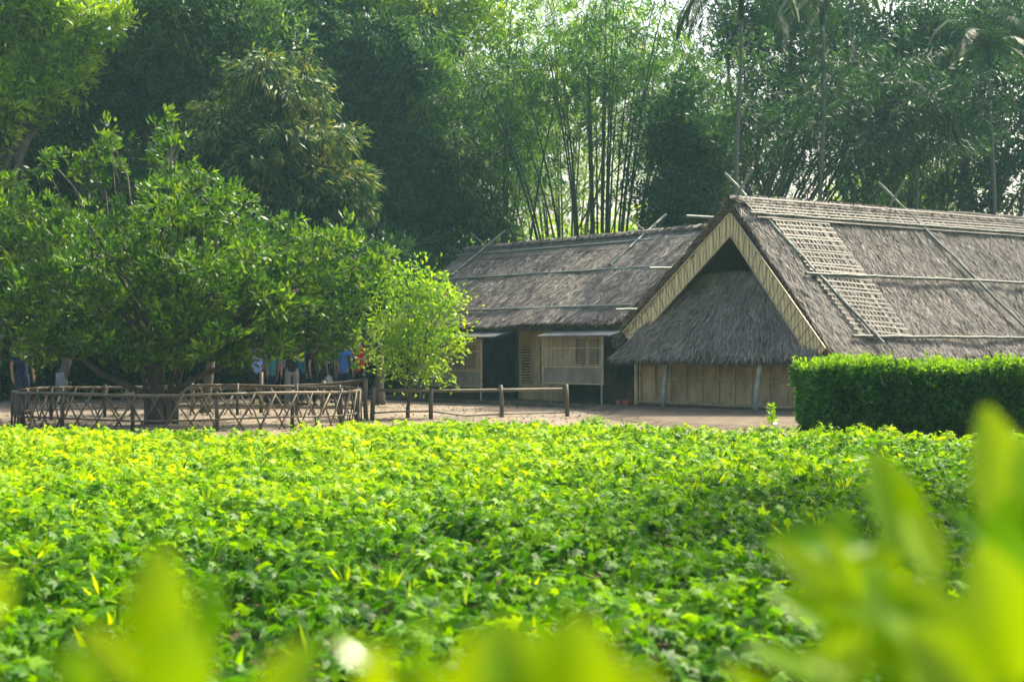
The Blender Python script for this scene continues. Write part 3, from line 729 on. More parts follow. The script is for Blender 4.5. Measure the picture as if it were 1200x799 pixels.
for i in rng.integers(0, len(C), 260):
    q = Vector(C[i])-BT; mb.tube(wobble(q*.72+Vector((0, 0, .2)), q, 2, .08), [.012, .009, .005], 4)
mb.build('limbs', M['bark'], bt, smooth=True)

# small bright tree
ST = G(478, 490)
sl = lob([(500, 335, 30), (475, 355, 34), (515, 370, 32), (480, 395, 38, -.2), (455, 380, 26), (505, 410, 32), (465, 425, 26), (498, 430, 22), (525, 345, 20), (530, 395, 18), (452, 415, 18), (462, 330, 22)], ST.y)
t = empty('young_tree', ST); tag(t, 'slim young tree with loose bright lime leaves beside the rail fence', 'tree')
C, O = lobes_to_clusters(sl, 19, .75, .6)
foliage('crown', t, C, O, 7, .12, .052, M['sapling'], .10, 0, .25, ST, .8)
mb = MB()
for e, r in (((455, 400), .03), ((500, 380), .035), ((480, 350), .03), ((515, 410), .022)):
    mb.tube([(0, 0, -.03), (0, 0, .22)]+wobble((.02, 0, .3), P(*e, ST.y)-ST, 4, .05), [r*1.3, r*1.2, r, r*.9, r*.7, r*.5, r*.3], 7)
for c, r in sl: mb.tube(wobble((0, 0, .9), Vector(c)-ST, 3, .07), [.016, .013, .01, .006], 5)
mb.build('trunk', M['bark'], t, smooth=True)

# background broadleaf trees : name, label, lobes, depth, material
def bgtree(name, label, bpx, Y, lst, mat, **kw):
    kw.setdefault('trunk_r', .22)
    return tree(name, label, 'tree', (P(bpx, 0, Y).x, Y), lob(lst, Y, kw.pop('depth', 1.0)), M[mat], group='trees behind the houses', **kw)
BG=0
bgtree('leafy_tree', 'sunny yellow green tree at the top left edge', -10, 38, [(0, -70, 60), (60, -90, 50), (0, 10, 70), (60, 60, 45), (-40, 100, 80), (15, 130, 50), (60, -20, 70), (-60, 230, 80), (45, 100, 40), (110, 20, 35)], 'bright', dens=5, k=16, L=.26, W=.085, spread=.16)
bgtree('twiggy_tree', 'dark tree with bare grey twigs, top left behind the spreading tree', 175, 41, [(150, 40, 80), (220, 20, 80), (120, 110, 70), (190, 120, 60), (240, 90, 60), (90, 180, 60), (290, 20, 60)], 'midtree', dens=5, k=14, L=.24, W=.08, twigs=240, spread=.15, bark='bark_pale')
bgtree('mango_tree', 'rounded mango tree with pale olive sunlit crown and drooping leaves', 320, 38, [(320, 115, 62, 0), (275, 165, 60, 0), (360, 175, 60, 0), (320, 205, 70, -.3), (385, 235, 55), (280, 235, 60), (245, 205, 45), (340, 260, 55), (390, 290, 50)], 'mango', dens=7, k=15, L=.28, W=.065, droop=.8, up=0, spread=.10, coh=1.4)
bgtree('broadleaf_tree', 'dense blue green tree between the mango tree and the bamboo', 460, 48, [(440, 60, 80), (400, 120, 70), (470, 150, 80), (430, 220, 80), (510, 200, 60), (480, 270, 80), (400, 30, 70), (545, 260, 60), (350, 60, 70), (420, 320, 80), (520, 320, 70)], 'midtree', dens=6, k=15, L=.28, W=.075, droop=.6, up=0, spread=.13, coh=1.3)
bgtree('shade_tree', 'tall dark tree at the far left behind the spreading tree', 40, 40, [(20, 200, 80), (70, 250, 80), (120, 220, 60), (0, 290, 80), (160, 270, 70), (220, 290, 70), (90, 330, 80), (280, 320, 60), (-60, 260, 90)], 'midtree', dens=6, k=15, L=.24, W=.08, spread=.14)
bgtree('broadleaf_tree', 'leafy treetop filling the upper edge between mango tree and tall bamboo', 380, 50, [(330, -10, 100), (430, -20, 90), (250, 30, 90), (520, 0, 80), (380, 60, 80)], 'bright', dens=4, k=14, L=.3, W=.1, spread=.2)
bgtree('evergreen_tree', 'dark rounded tree rising over the gap between both roofs', 795, 42, [(790, 150, 45), (800, 200, 50), (770, 240, 45), (815, 245, 45), (835, 190, 40), (800, 110, 30)], 'darktree', dens=6, k=13, L=.22, W=.075, spread=.13)
bgtree('evergreen_tree', 'dark tree behind the front house ridge, between the second and third palms', 1010, 50, [(1000, 60, 70), (1040, 20, 70), (980, 110, 55), (1020, 150, 55), (960, 30, 60), (1060, 90, 60)], 'darktree', dens=4.4, k=12, L=.24, W=.08, spread=.18)
bgtree('evergreen_tree', 'dark treetop between the two left palms, over the front house peak', 900, 48, [(880, 10, 55), (925, 50, 50), (850, 50, 35), (905, 105, 38), (940, 0, 40)], 'darktree', dens=4, k=12, L=.24, W=.08, spread=.18)
bgtree('evergreen_tree', 'tall dark tree in the top right corner behind the rightmost palm', 1150, 50, [(1120, 30, 70), (1180, 20, 80), (1210, 100, 70), (1130, 110, 60), (1180, 170, 55), (1100, 60, 60), (1230, 180, 70), (1140, 220, 40), (1195, 225, 45)], 'darktree', dens=4.4, k=12, L=.24, W=.08, spread=.18)
bgtree('broadleaf_tree', 'sunlit pale green tree low behind the third palm', 1080, 60, [(1040, 215, 45), (1080, 230, 50), (1110, 215, 40), (1000, 240, 40), (1060, 260, 50)], 'bright', dens=5, k=12, L=.2, W=.07, spread=.25)

bgtree('shade_tree', 'low dark tree overhanging the group of people', 445, 36, [(330, 335, 50), (395, 325, 50), (365, 365, 42), (440, 320, 42), (300, 360, 40), (430, 355, 36), (400, 380, 34)], 'darktree', dens=7, k=13, L=.2, W=.07, spread=.14, trunk_r=.12)
# understorey shrubs, dark under the trees at left
sh = [(-40, 420, 70, 41), (30, 430, 60, 40.5), (90, 400, 70, 42), (150, 425, 60, 41), (210, 400, 70, 42), (270, 420, 60, 42), (330, 390, 65, 43), (390, 400, 60, 43), (440, 380, 60, 43.5), (495, 370, 60, 44), (-90, 380, 90, 43)]
where = ['at the far left edge', 'behind the left end of the round fence', 'left of the whitewashed trunk', 'behind the big trunk on its left', 'straight behind the big trunk', 'right of the big trunk', 'behind the people in pale shirts', 'behind the person in red', 'between the spreading tree and the small bright tree', 'behind the small bright tree', 'just outside the left edge']
for i, (x, y, r, Y) in enumerate(sh):
    hh = P(x, y-r*.8, Y).z
    o = empty('dark_shrub', (P(x, 0, Y).x, Y, 0)); tag(o, 'dense shadowy shrub '+where[i], 'shrub', 'dark shrubs under the trees')
    rr = r/FPX*Y*1.25
    ls = [((P(x, 0, Y).x+random.uniform(-.5, .5), Y+random.uniform(-.3, .3), z), (rr, rr*.7, rr*.8)) for z in np.arange(.6, hh, .9)]
    C, O = lobes_to_clusters(ls, 9, .5)
    C = C[C[:, 2] > .05]; O = O[:len(C)]
    foliage('foliage', o, C, O, 12, .2, .075, M['darktree'], .16, 0, .2, (P(x, 0, Y).x, Y, 0))
    mb = MB()
    for k in range(5): mb.tube(wobble((random.uniform(-.2, .2), 0, -.05), (random.uniform(-.8, .8), random.uniform(-.3, .3), hh*.8), 4, .06), [.04, .035, .03, .02, .01], 5)
    mb.build('stem', M['bark'], o)

# loose trunks seen under the crown
for (x, yb, yt, r, lab, wh) in ((72, 474, 330, .12, 'tree with whitewashed trunk foot behind the left part of the round fence', True), (240, 484, 330, .10, 'slender dark tree just right of the big trunk', False)):
    p = G(x, yb); o = empty('shade_tree', p); tag(o, lab, 'tree', 'trees behind the round fence')
    mb = MB(); mb.tube(wobble((0, 0, -.05), (random.uniform(-.15, .15), 0, 3.4), 6, .03), [r*1.3, r*1.05, r, r*.95, r*.9, r*.8, r*.7], 9, wob=.05); tr = mb.build('trunk', M['bark'], o, smooth=True)
    if wh:
        mb = MB(); mb.tube([(0, 0, .25), (.01, 0, .6), (.0, .0, .82)], [r*1.3, r*1.22, r*1.2], 10); mb.build('whitewash', M['whitewash'], tr, smooth=True)
    C, O = lobes_to_clusters([((p.x, p.y, 3.9), (1.5, 1.4, 1.0)), ((p.x+.8, p.y, 3.3), (1.0, 1.0, .8))], 12, .6)
    foliage('crown', o, C, O, 12, .14, .05, M['darktree'], .12, 0, .3, p)

# ------------------------------------------------------------------ bamboo
def clump(label, bpx, Y, n, top, spreadx, leanx, height, seed, leafd=.8, mat='bamboo', fstart=.42, r0=.058, bs=1.3):
    random.seed(seed)
    base = Vector((P(bpx, 0, Y).x, Y, 0)); o = empty('bamboo_clump', base); tag(o, label, 'bamboo', 'bamboo clumps behind the houses')
    C = []; O = []
    for k in range(n):
        bx = random.gauss(0, .5)*bs; by = random.gauss(0, .5)*bs
        h = height*random.uniform(.75, 1.08); lx_ = bx/bs*spreadx+leanx*random.uniform(.5, 1.25); ly = by/bs*spreadx*.6
        pts = []; m = 12
        for i in range(m+1):
            t = i/m; z = h*(t-.18*t**3*(1+abs(lx_)/h)); q = t**1.6
            pts.append(Vector((bx+lx_*q, by+ly*q, z)))
        mb = MB(); mb.tube(pts, [r0*(1-.8*(i/m)) for i in range(m+1)], 6); mb.build('culm', M['culm'], o, smooth=True)
        nn = int(90*leafd*(1-fstart)/.58)
        for j in range(nn):
            t = fstart+(1-fstart)*random.random()**.8; i = min(m-1, int(t*m)); p = pts[i].lerp(pts[i+1], t*m-i)
            a = random.uniform(0, 2*math.pi); l = random.uniform(.15, 1.35)*(1.25-t*.6)
            d = Vector((math.cos(a), math.sin(a), random.uniform(-.25, .45)))
            C.append(p+d*l+base); O.append(d)
        if k % 3 == 0:
            pass
    C = np.array([tuple(c) for c in C]); O = norm(np.array([tuple(c) for c in O]))
    foliage('foliage', o, C, O, 11, .30, .05, M[mat], .12, .7, 0, base, .9, 1.5)
    # side twigs low on the culms
    return o
clump('tall bamboo clump with many dark upright culms above the rear roof', 705, 46, 36, 0, 3.4, .2, 15, 1, .8, fstart=.66)
clump('feathery bamboo clump left of the tall culms, above the left end of the rear roof', 575, 48, 26, 0, 4.0, -.8, 15, 2, 1.2, fstart=.40)
clump('bamboo clump with sparse leaning culms behind the palm nearest the gable peak', 830, 50, 20, 0, 2.5, .5, 15, 3, 1.1, fstart=.35)
clump('bamboo clump arching to the right behind the front house ridge', 868, 43, 28, 0, 2.4, 5.5, 13.5, 4, .9, fstart=.58, mat='darktree')
clump('pale sunlit bamboo clump high between the tree tops at the centre', 655, 58, 26, 0, 5.0, -1.2, 19, 5, 1.3, 'bright', fstart=.45)
clump('dark bamboo clump hanging over the top right of the view', 1060, 52, 22, 0, 4.0, 1.0, 16, 6, .8, 'darktree', fstart=.4)

# ------------------------------------------------------------------ palms
def palm(x, crown_y, Y, label, nf=10, fl=2.3, seed=0):
    random.seed(seed); b0 = Vector((P(x, 0, Y).x, Y, 0)); h = P(x, crown_y, Y).z
    o = empty('areca_palm', b0); tag(o, label, 'palm', 'slender palms behind the front house')
    mb = MB(); m = 14; mb.tube([(.08*math.sin(i*.5+seed), 0, h*i/m) for i in range(m+1)], [.066-.014*i/m for i in range(m+1)], 9, wob=.03); tr = mb.build('trunk', M['palm_trunk'], o, smooth=True)
    tx = .08*math.sin(m*.5+seed)
    mb = MB(); mb.tube([(tx, 0, h-.02), (tx, 0, h+.3), (tx, 0, h+.8)], [.075, .09, .045], 9); mb.build('crownshaft', M['palm'], o, smooth=True)
    for k in range(nf):
        a = 2*math.pi*k/nf+random.uniform(-.25, .25); el = random.uniform(.1, 1.25); l = fl*random.uniform(.8, 1.1)
        d = Vector((math.cos(a)*math.cos(el), math.sin(a)*math.cos(el), math.sin(el))); pts = []; p = Vector((tx, 0, h+.7)); n = 14
        for i in range(n+1):
            pts.append(p.copy()); p = p+d*l/n; d = (d+Vector((0, 0, -.16-.02*i))).normalized()
        base = []; D = []; L = []
        for i in range(1, n+1):
            for f in (0, .33, .66):
                q = pts[i-1].lerp(pts[i], f); t = (i-1+f)/n; rd = (pts[i]-pts[i-1]).normalized(); sd = rd.cross(Vector((0, 0, 1))).normalized()
                for s in (-1, 1):
                    base.append(q); D.append(rd*.75+sd*s+Vector((0, 0, -.45+random.uniform(-.2, .15)))); L.append(.55*math.sin(math.pi*(.12+.85*t))+.1)
        B = np.array([tuple(q) for q in base]); Dn = norm(np.array([tuple(q) for q in D])); L = np.array(L)
        fr = quads_mesh('frond', leafq(B, Dn, np.tile([0, 0, 1.], (len(B), 1)), L, .05), rng.random(len(B)), M['palm'], o)
        mb = MB(); mb.tube(pts, [.018*(1-.85*i/n) for i in range(n+1)], 5); mb.build('midrib', M['palm'], fr)
palm(866, 22, 39, 'slender palm rising left of the front gable peak crossing poles', 11, 2.6, 1)
palm(963, 28, 41, 'slender palm over the front house ridge, second of the row from the left', 10, 2.5, 2)
palm(1072, 145, 42.5, 'shortest slender palm, its drooping crown well below the others', 10, 2.2, 3)
palm(1163, 80, 43, 'slender pale stemmed palm nearest the right edge of the view', 11, 2.5, 4)

# ------------------------------------------------------------------ far woodland
def woodland():
    n = 9000
    X = rng.uniform(-75, 75, n); Y = rng.uniform(72, 95, n)
    H = 3.5+9*vnoise(X, Y*0, 7, 41)*(np.where(X < -6, 1.2, np.where(X < 9, .85, .5))); Z = H*np.sqrt(rng.random(n))
    C = np.stack([X, Y, Z], -1); O = norm(np.stack([rng.normal(0, .5, n), -np.ones(n), rng.random(n)], -1))
    o = foliage('far_woodland', None, C, O, 12, .5, .25, M['bright'], .7, .2, .2)
    tag(o, 'hazy far belt of sunlit trees glimpsed through the bamboo', 'woodland', kind='stuff')
woodland()
def forest():
    n = 9000
    X = rng.uniform(-34, -3, n); Y = rng.uniform(55, 62, n)
    H = 11+7*vnoise(X, Y*0, 4, 43); Z = H*rng.random(n)**.7
    C = np.stack([X, Y, Z], -1); O = norm(np.stack([rng.normal(0, .5, n), -np.ones(n), rng.random(n)], -1))
    tag(foliage('forest', None, C, O, 11, .42, .17, M['darktree'], .5, .3, .1), 'dark mass of forest behind the left hand trees', 'forest', kind='stuff')
forest()

# added tree, out of view to the right, placed to shade the crop
tree('unseen_shade_tree', 'loose leafy tree added out of view to the right to shade the crop', 'tree', (10.5, 16.0), [((8.6, 16.4, 10.2), (2.6, 2.6, 1.3)), ((8.4, 13.0, 10.0), (2.4, 2.6, 1.2)), ((10.6, 15.5, 11.2), (2.4, 2.6, 1.3))], M['bigtree'], dens=6.5, k=10, L=.2, W=.08, trunk_r=.16, spread=.2)

# ------------------------------------------------------------------ round bamboo fence
random.seed(3)
RC = Vector(((224-600)/FPX*27.1, 27.1, 0)); RR = 3.2
rf = empty('round_fence', RC); tag(rf, 'round low bamboo fence with crossed stakes around the spreading tree', 'fence')
def ringpt(a, z, r=RR): return Vector((r*math.cos(a), r*math.sin(a), z))
for z, r_, nm in ((.62, .030, 'top_rail'), (.20, .018, 'lower_rail')):
    mb = MB(); N = 60
    for s in range(12):
        a0 = 2*math.pi*s/12; pts = [ringpt(a0+2*math.pi/12*(i/6)*1.03, z+.015*math.sin(5*a0+i*.4)) for i in range(7)]
        mb.tube(pts, r_*random.uniform(.9, 1.1), 7)
    mb.build(nm, M['pole_old'], rf, smooth=True)
NS = 100
for k in range(NS):
    a = 2*math.pi*k/NS; da = (.062 if k % 2 else -.062)*random.uniform(.7, 1.2); rr = RR+(.03 if k % 2 else -.03)
    mb = MB(); mb.tube([ringpt(a-da, -.02, rr), ringpt(a, .3, rr), ringpt(a+da, .63+random.uniform(-.03, .02), rr)], .0145*random.uniform(.75, 1.3), 6)
    mb.build('stake', M['pole_old'], rf, smooth=True)
for k in range(14):
    a = 2*math.pi*(k+.3)/14
    mb = MB(); mb.tube([ringpt(a, -.03, RR-.07), ringpt(a, .68, RR-.07)], .034, 7); mb.build('post', M['pole_dark'], rf, smooth=True)

# straight rail fences
def railfence(posts, rails, label, rp=.045, mat='pole_old'):
    b0 = Vector(posts[0][0]); b0.z = 0; f = empty('rail_fence', b0); tag(f, label, 'fence', 'bamboo rail fences')
    for p, h, in posts:
        q = Vector(p)-b0; mb = MB(); mb.tube([(q.x, q.y, -.04), (q.x+random.uniform(-.02, .02), q.y, h*.5), (q.x+random.uniform(-.03, .03), q.y, h)], rp, 8, wob=.05); mb.build('post', M[mat], f, smooth=True)
    for pts, r in rails:
        mb = MB(); q = [Vector(p)-b0 for p in pts]; mb.tube(q, r, 7, wob=.05); mb.build('rail', M[mat], f, smooth=True)
def gz(x, y, yt):           # ground point and height of the thing's top
    g = G(x, y); return (g, P(x, yt, g.y).z)
ps = [gz(436, 492, 454), gz(505, 491, 455), gz(588, 489, 451), gz(665, 488, 450)]
railfence(ps, [([P(436, 457, ps[0][0].y), P(505, 458, ps[1][0].y), P(587, 457, ps[2][0].y), P(665, 456, ps[3][0].y)], .034),
               ([P(436, 484, ps[0][0].y), P(470, 482, ps[0][0].y), P(505, 482, ps[1][0].y), P(545, 487, ps[1][0].y), P(588, 485, ps[2][0].y), P(665, 483, ps[3][0].y)], .016)],
          'straight bamboo rail fence with four posts in front of the rear house')
ps = [gz(150, 481, 452), gz(225, 482, 448), gz(306, 484, 436), (gz(378, 484, 446)), gz(429, 492, 444)]
railfence(ps, [([P(150, 455, ps[0][0].y), P(225, 455, ps[1][0].y), P(306, 454, ps[2][0].y), P(378, 451, ps[3][0].y), P(429, 446, ps[4][0].y)], .038),
               ([P(205, 477, ps[1][0].y), P(306, 478, ps[2][0].y), P(378, 476, ps[3][0].y), P(429, 474, ps[4][0].y)], .018)],
          'bamboo rail fence behind the round fence, in front of the people')

# ------------------------------------------------------------------ people
def fmat(name, c): return plain(name, c, .85, .2, .15, 12)
SKIN = plain('skin', (.26, .155, .10), .6, .3, .08, 10); HAIRM = fmat('dark_hair', (.015, .013, .012))
def skinmesh(verts, edges, radii, level=1):
    me = bpy.data.meshes.new('tmp'); me.from_pydata(verts, edges, []); ob = bpy.data.objects.new('tmp', me); COL.objects.link(ob)
    md = ob.modifiers.new('s', 'SKIN'); sd = me.skin_vertices[0].data
    for i, r in enumerate(radii): sd[i].radius = r if hasattr(r, '__len__') else (r, r)
    sd[0].use_root = True; md.use_smooth_shade = True
    s = ob.modifiers.new('d', 'SUBSURF'); s.levels = level; s.render_levels = level
    dg = bpy.context.evaluated_depsgraph_get(); out = bpy.data.meshes.new_from_object(ob.evaluated_get(dg))
    bpy.data.objects.remove(ob); bpy.data.meshes.remove(me)
    return out
def person(x, yfoot, label, shirt, trousers, face=0.0, H=1.65, arms=(.1, .1), bag=None, hat=None):
    g = G(x, yfoot); k = H/1.7
    o = empty('person', (g.x, g.y, 0), face); tag(o, label, 'person', 'people standing in the shade')
    v = []; e = []; r = []
    def add(p, rad, par=None):
        v.append(tuple(c*k for c in p)); r.append((rad[0]*k, rad[1]*k) if hasattr(rad, '__len__') else (rad*k, rad*k))
        if par is not None: e.append((par, len(v)-1))
        return len(v)-1
    pel = add((0, 0, .95), (.135, .10)); wa = add((0, 0, 1.08), (.12, .09), pel); ch = add((0, .01, 1.28), (.15, .105), wa)
    sh_ = add((0, .015, 1.40), (.10, .075), ch); nk = add((0, .01, 1.48), .052, sh_); hd = add((0, -.005, 1.56), (.07, .08), nk); ht = add((0, .0, 1.66), (.065, .078), hd)
    ank = []; hands = []
    for s in (-1, 1):
        hp = add((s*.085, 0, .86), .09, pel); kn = add((s*.10, -.015, .48), .058, hp); an = add((s*.105, .015, .09), .038, kn); ft = add((s*.115, -.13, .035), (.04, .03), an)
        b_ = arms[0 if s < 0 else 1]
        so = add((s*.175, .015, 1.39), .058, sh_); el = add((s*(.235+.05*b_), .03, 1.12), .04, so)
        if b_ > .5: wr = add((s*.14, -.20, 1.16), .028, el); pm = add((s*.09, -.25, 1.20), (.035, .02), wr); fd = Vector((-s*.5, -.4, .5))
        else: wr = add((s*.25, -.03, .87), .028, el); pm = add((s*.25, -.05, .80), (.02, .036), wr); fd = Vector((0, -.15, -1))
        hands.append((pm, fd, s))
    for pm, fd, s in hands:
        fd = fd.normalized(); sd = fd.cross(Vector((s, 0, 0))).normalized(); bp = Vector(v[pm])/k
        for q, ln in ((-.026, .062), (-.009, .072), (.009, .068), (.026, .052)):
            a = add(bp+sd*q+fd*.03, .0095, pm); b2 = add(bp+sd*q+fd*(.03+ln*.5), .009, a); add(bp+sd*q+fd*(.03+ln)+Vector((-s*.012, 0, 0)), .007, b2)
        a = add(bp+sd*-.04+fd*.0, .011, pm); add(bp+sd*-.055+fd*.035, .009, a)
    me = skinmesh(v, e, r, 1)
    bm = bmesh.new(); bm.from_mesh(me)
    def ball(c, rad, mi=0, sc=(1, 1, 1)):
        res = bmesh.ops.create_uvsphere(bm, u_segments=8, v_segments=6, radius=rad*k)
        for q in res['verts']: q.co = Vector((q.co.x*sc[0], q.co.y*sc[1], q.co.z*sc[2]))+Vector(c)*k
        for q in res['verts']:
            for f in q.link_faces: f.material_index = mi; f.smooth = True
    for s in (-1, 1):
        ball((s*.03, -.082, 1.595), .010, 1); ball((s*.078, .0, 1.585), .022, 0, (.4, .8, 1.2))
    ball((0, -.092, 1.57), .014, 0, (.8, 1, 1.5)); ball((0, -.082, 1.535), .016, 2, (1.3, .4, .4))
    bm.to_mesh(me); bm.free(); me.name = 'person_body'
    me.materials.clear(); me.materials.append(SKIN); me.materials.append(HAIRM); me.materials.append(LIP)
    link('body', me, o)
    # hair
    bm = bmesh.new(); bmesh.ops.create_uvsphere(bm, u_segments=14, v_segments=10, radius=.098*k)
    for q in bm.verts:
        q.co = Vector((q.co.x*.93, q.co.y*1.08+.012*k, q.co.z*1.1+1.635*k))
        if q.co.y < -.05*k and q.co.z < 1.66*k: q.co.y = -.03*k
        if q.co.z < 1.55*k: q.co.z = 1.55*k
    mh = bpy.data.meshes.new('hair'); bm.to_mesh(mh); bm.free(); mh.materials.append(hat or HAIRM); mh.polygons.foreach_set('use_smooth', [True]*len(mh.polygons))
    link('hat' if hat else 'hair', mh, o)
    # shirt
    sv = []; se = []; sr = []
    def A(p, rad, par=None):
        sv.append(tuple(c*k for c in p)); sr.append((rad[0]*k, rad[1]*k) if hasattr(rad, '__len__') else (rad*k, rad*k))
        if par is not None: se.append((par, len(sv)-1))
        return len(sv)-1
    a = A((0, 0, .80), (.15, .12)); a = A((0, 0, .93), (.158, .122), a); b2 = A((0, 0, 1.08), (.145, .112), a); c2 = A((0, .01, 1.28), (.168, .122), b2); d2 = A((0, .015, 1.41), (.115, .088), c2)
    for s in (-1, 1):
        b_ = arms[0 if s < 0 else 1]
        q = A((s*.18, .015, 1.385), .072, d2); A((s*(.225+.04*b_), .027, 1.18), .056, q)
    ms = skinmesh(sv, se, sr, 1); ms.materials.clear(); ms.materials.append(shirt); link('shirt', ms, o)
    sv = []; se = []; sr = []
    a = A((0, 0, 1.08), (.125, .095)); a = A((0, 0, .98), (.14, .105), a)
    for s in (-1, 1):
        q = A((s*.085, 0, .86), .102, a); q = A((s*.10, -.015, .48), .074, q); A((s*.105, .012, .09), .058, q)
    ms = skinmesh(sv, se, sr, 1); ms.materials.clear(); ms.materials.append(trousers); link('trousers', ms, o)
    for s in (-1, 1):
        mb = MB(); mb.tube([(s*.105*k, .05*k, .035*k), (s*.11*k, -.05*k, .04*k), (s*.118*k, -.17*k, .03*k)], [.042*k, .046*k, .03*k], 8); mb.build('shoe', HAIRM, o, smooth=True)
    if bag:
        mb = MB(); mb.tube([(.27*k, -.06, .82*k), (.27*k, -.06, .75*k), (.27*k, -.06, .60*k), (.27*k, -.06, .5*k)], [.012, .09, .12, .09], 8)
        t_ = mb.build('shoulder_bag', bag, None, (g.x, g.y, 0), smooth=True); t_.rotation_euler = (0, 0, face); tag(t_, 'pale bag held by the person in dark clothes', 'bag')
LIP = fmat('lips', (.25, .1, .09))
C_ = {n: fmat('cloth_'+n, c) for n, c in dict(paleblue=(.20, .28, .60), lavender=(.18, .20, .45), black=(.015, .015, .018), grey=(.20, .20, .20), navy=(.012, .02, .07), teal=(.05, .22, .24), cyan=(.025, .22, .34), blue=(.04, .14, .42), red=(.42, .025, .02), white=(.4, .4, .4), brown=(.05, .03, .022), jean=(.02, .035, .08)).items()}
person(301, 478, 'person in a pale blue shirt beside the tallest fence post', C_['paleblue'], C_['black'], .3, 1.66, (1, .1))
person(317, 477, 'person in a light teal shirt right of the tallest fence post', C_['teal'], C_['navy'], -2.4, 1.5)
person(328, 473, 'person in a lavender shirt behind the one in grey trousers', C_['lavender'], C_['black'], 2.6, 1.68)
person(342, 478, 'person in a black top and pale grey trousers', C_['black'], C_['grey'], .2, 1.7, (.1, 1))
person(352, 475, 'person in a bright cyan shirt right of the grey trousers', C_['cyan'], C_['navy'], 1.2, 1.58)
person(373, 476, 'person in all dark clothes holding a pale bag', C_['brown'], C_['black'], .6, 1.62, (.1, .1), bag=C_['white'])
person(387, 472, 'person in navy top between the dark dressed and the blue shirted ones', C_['navy'], C_['black'], -.4, 1.66)
person(403, 476, 'person in a strong blue shirt just left of the red one', C_['blue'], C_['navy'], 2.9, 1.6)
person(421, 476, 'person in a red shirt, farthest right of the group', C_['red'], C_['black'], -.5, 1.7, (1, 1))
person(26, 486, 'person in dark blue standing alone at the far left', C_['navy'], C_['jean'], .8, 1.62)

# ------------------------------------------------------------------ weed sprig at the foot of the front house
g = G(905, 505); g.z = 0
o = empty('weed_sprig', g); tag(o, 'single upright bright sprig poking up in front of the front house wall', 'plant')
mb = MB(); mb.tube([(0, 0, 0), (.01, 0, .25), (.0, 0, .42)], [.008, .006, .004], 5); mb.build('stem', M['sapling'], o)
n = 40; t = rng.random(n); B = np.stack([np.zeros(n), np.zeros(n), .12+.34*t], -1)
quads_mesh('leaves', leafq(B, norm(rng.normal(0, 1, (n, 3))*np.array([1, 1, .4])+np.array([0, 0, .6])), rdir(n), .13, .045), rng.random(n), M['sapling'], o)

# ------------------------------------------------------------------ near shrubs (out of focus)
def bigleaf(mb, base, tip, w, nrm, curl=.12):
    base, tip = Vector(base), Vector(tip); d = tip-base; L = d.length; d.normalize(); s = d.cross(Vector(nrm)).normalized(); n = s.cross(d).normalized()
    m = 8; vs = []; fs = []
    for i in range(m+1):
        t = i/m; ww = w/2*math.sin(math.pi*min(1, t*.92+.04))**.8*(1-.25*t)
        c = base+d*L*t-n*curl*L*t*t
        for q in (-1, -.5, 0, .5, 1): vs.append(c+s*ww*q+n*(abs(q)*ww*.28))
    for i in range(m):
        for j in range(4): fs.append((i*5+j, i*5+j+1, (i+1)*5+j+1, (i+1)*5+j))
    mb.add(vs, fs)
def near_shrub(label, bx, by, leaves, seed):
    random.seed(seed); o = empty('leafy_shrub', (bx, by, 0)); tag(o, label, 'shrub', 'out of focus shrubs nearest the viewer'); o0 = Vector((bx, by, 0))
    mb = MB(); st = MB(); nodes = []
    stems = []
    for k in range(5): 
        q = wobble((random.uniform(-.06, .06), random.uniform(-.06, .06), 0), (random.uniform(-.2, .2), random.uniform(-.1, .1), .75), 5, .05); stems.append(q)
        st.tube(q, [.012, .011, .01, .009, .007, .005], 6)
    for (px, py, Y, dx, dy, ln, w, dd) in leaves:
        if ln < 128: ln *= .85; w *= .75
        b0 = P(px, py, Y)-o0; L = ln/FPX*Y; t = b0+Vector((dx*L, dd*L, dy*L))
        bigleaf(mb, b0, t, w/FPX*Y, (random.uniform(-.3, .3), -.75+random.uniform(-.3, .3), .6))
        s = min(stems, key=lambda q: (q[-1]-b0).length)
        st.tube([s[-1], s[-1].lerp(b0, .5)+Vector((0, 0, -.02)), b0], [.005, .004, .002], 5)
    mb.build('foliage', M['near'], o, smooth=True); st.build('stem', M['near'], o)
R_ = [(1185, 645, .85, -.1, 1, 170, 95, .1), (1065, 655, .9, -.25, 1, 130, 85, .1), (1020, 640, .88, -.95, .1, 130, 60, 0), (1100, 680, .8, -.3, .8, 120, 90, .1), (1180, 700, .8, .2, .9, 150, 100, .0),
      (1120, 760, .75, -.6, .5, 150, 110, .1), (1060, 800, .75, -.2, .9, 150, 100, 0), (980, 740, .9, -.7, .5, 120, 60, .1), (960, 800, .85, -.8, .5, 120, 70, 0), (1190, 800, .7, -.2, .9, 180, 120, 0), (1220, 640, .8, -.1, .9, 140, 80, 0),
      (1140, 720, .9, -.9, .0, 120, 70, 0), (1010, 780, .8, .6, .6, 120, 80, .1), (1090, 610, .95, -.5, .3, 80, 40, .2), (1200, 560, .9, .3, .3, 60, 40, 0), (1150, 830, .7, -.5, .6, 160, 110, 0), (910, 830, .85, -.6, .6, 110, 60, 0)]
for _ in range(44): R_.append((random.uniform(950, 1240), random.uniform(660, 860), random.uniform(.72, 1.1), random.uniform(-1, .7), random.uniform(.1, 1), random.uniform(70, 130), random.uniform(40, 80), random.uniform(-.3, .4)))
R_ = [(a, b, c*1.3, d, e, f, g, h) for a, b, c, d, e, f, g, h in R_]
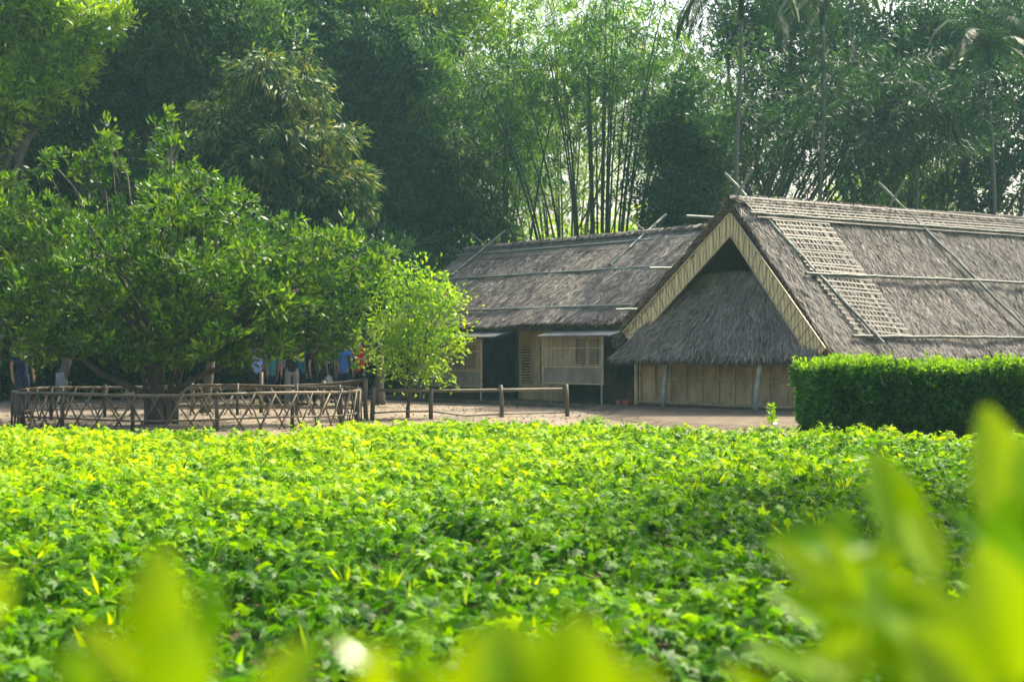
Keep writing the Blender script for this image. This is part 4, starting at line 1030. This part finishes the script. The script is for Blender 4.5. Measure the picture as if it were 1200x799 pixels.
near_shrub('big blurred bright green shrub in the lower right corner', .38, 1.15, R_, 1)
L_ = [(185, 790, .75, .0, 1, 150, 90, 0), (250, 760, .85, -.05, 1, 110, 50, 0), (150, 800, .75, -.6, .8, 100, 70, 0), (300, 820, .75, .6, .7, 120, 60, 0), (200, 840, .7, .1, .9, 130, 110, 0), (-10, 730, .8, .2, 1, 80, 50, 0), (330, 830, .8, .4, .8, 100, 60, 0), (240, 760, .8, -.5, .5, 60, 40, .2), (110, 850, .75, -.4, .9, 120, 80, 0)]
near_shrub('blurred yellow green leaf tips at the lower left', -.25, .80, L_, 2)
C2 = [(460, 790, .85, -.8, .6, 100, 50, 0), (430, 840, .8, .2, .9, 110, 60, 0), (480, 745, .9, .5, .25, 60, 30, .3), (590, 820, .75, -.3, .8, 120, 90, 0), (640, 830, .72, .3, .7, 150, 120, 0), (700, 840, .75, .6, .6, 120, 90, 0), (560, 850, .7, .2, .9, 130, 120, 0), (620, 860, .7, -.2, .9, 150, 130, 0), (680, 850, .7, 0, 1, 130, 110, 0), (740, 860, .75, .3, .8, 110, 80, 0), (520, 840, .8, -.4, .8, 100, 70, 0)]
near_shrub('blurred leaf tips along the bottom edge at the centre', -.01, .78, C2, 3)

# ------------------------------------------------------------------ haze
mb = MB(); mb.box((0, 45, 13.5), (190, 112, 29)); hz = mb.build('haze', bpy.data.materials.new('haze_air')); tag(hz, 'pale blue haze in the air among the far trees', 'haze', kind='stuff')
hm = hz.data.materials[0]; hm.use_nodes = True; nt = hm.node_tree; nt.nodes.clear()
out = nt.nodes.new('ShaderNodeOutputMaterial'); pv = nt.nodes.new('ShaderNodeVolumePrincipled'); nt.links.new(pv.outputs[0], out.inputs[1])
pv.inputs['Color'].default_value = (.45, .86, .92, 1); pv.inputs['Density'].default_value = .0007; pv.inputs['Anisotropy'].default_value = .3
pv.inputs['Density Attribute'].default_value = ''
hm.cycles.homogeneous_volume = True if hasattr(hm, 'cycles') and hasattr(hm.cycles, 'homogeneous_volume') else True
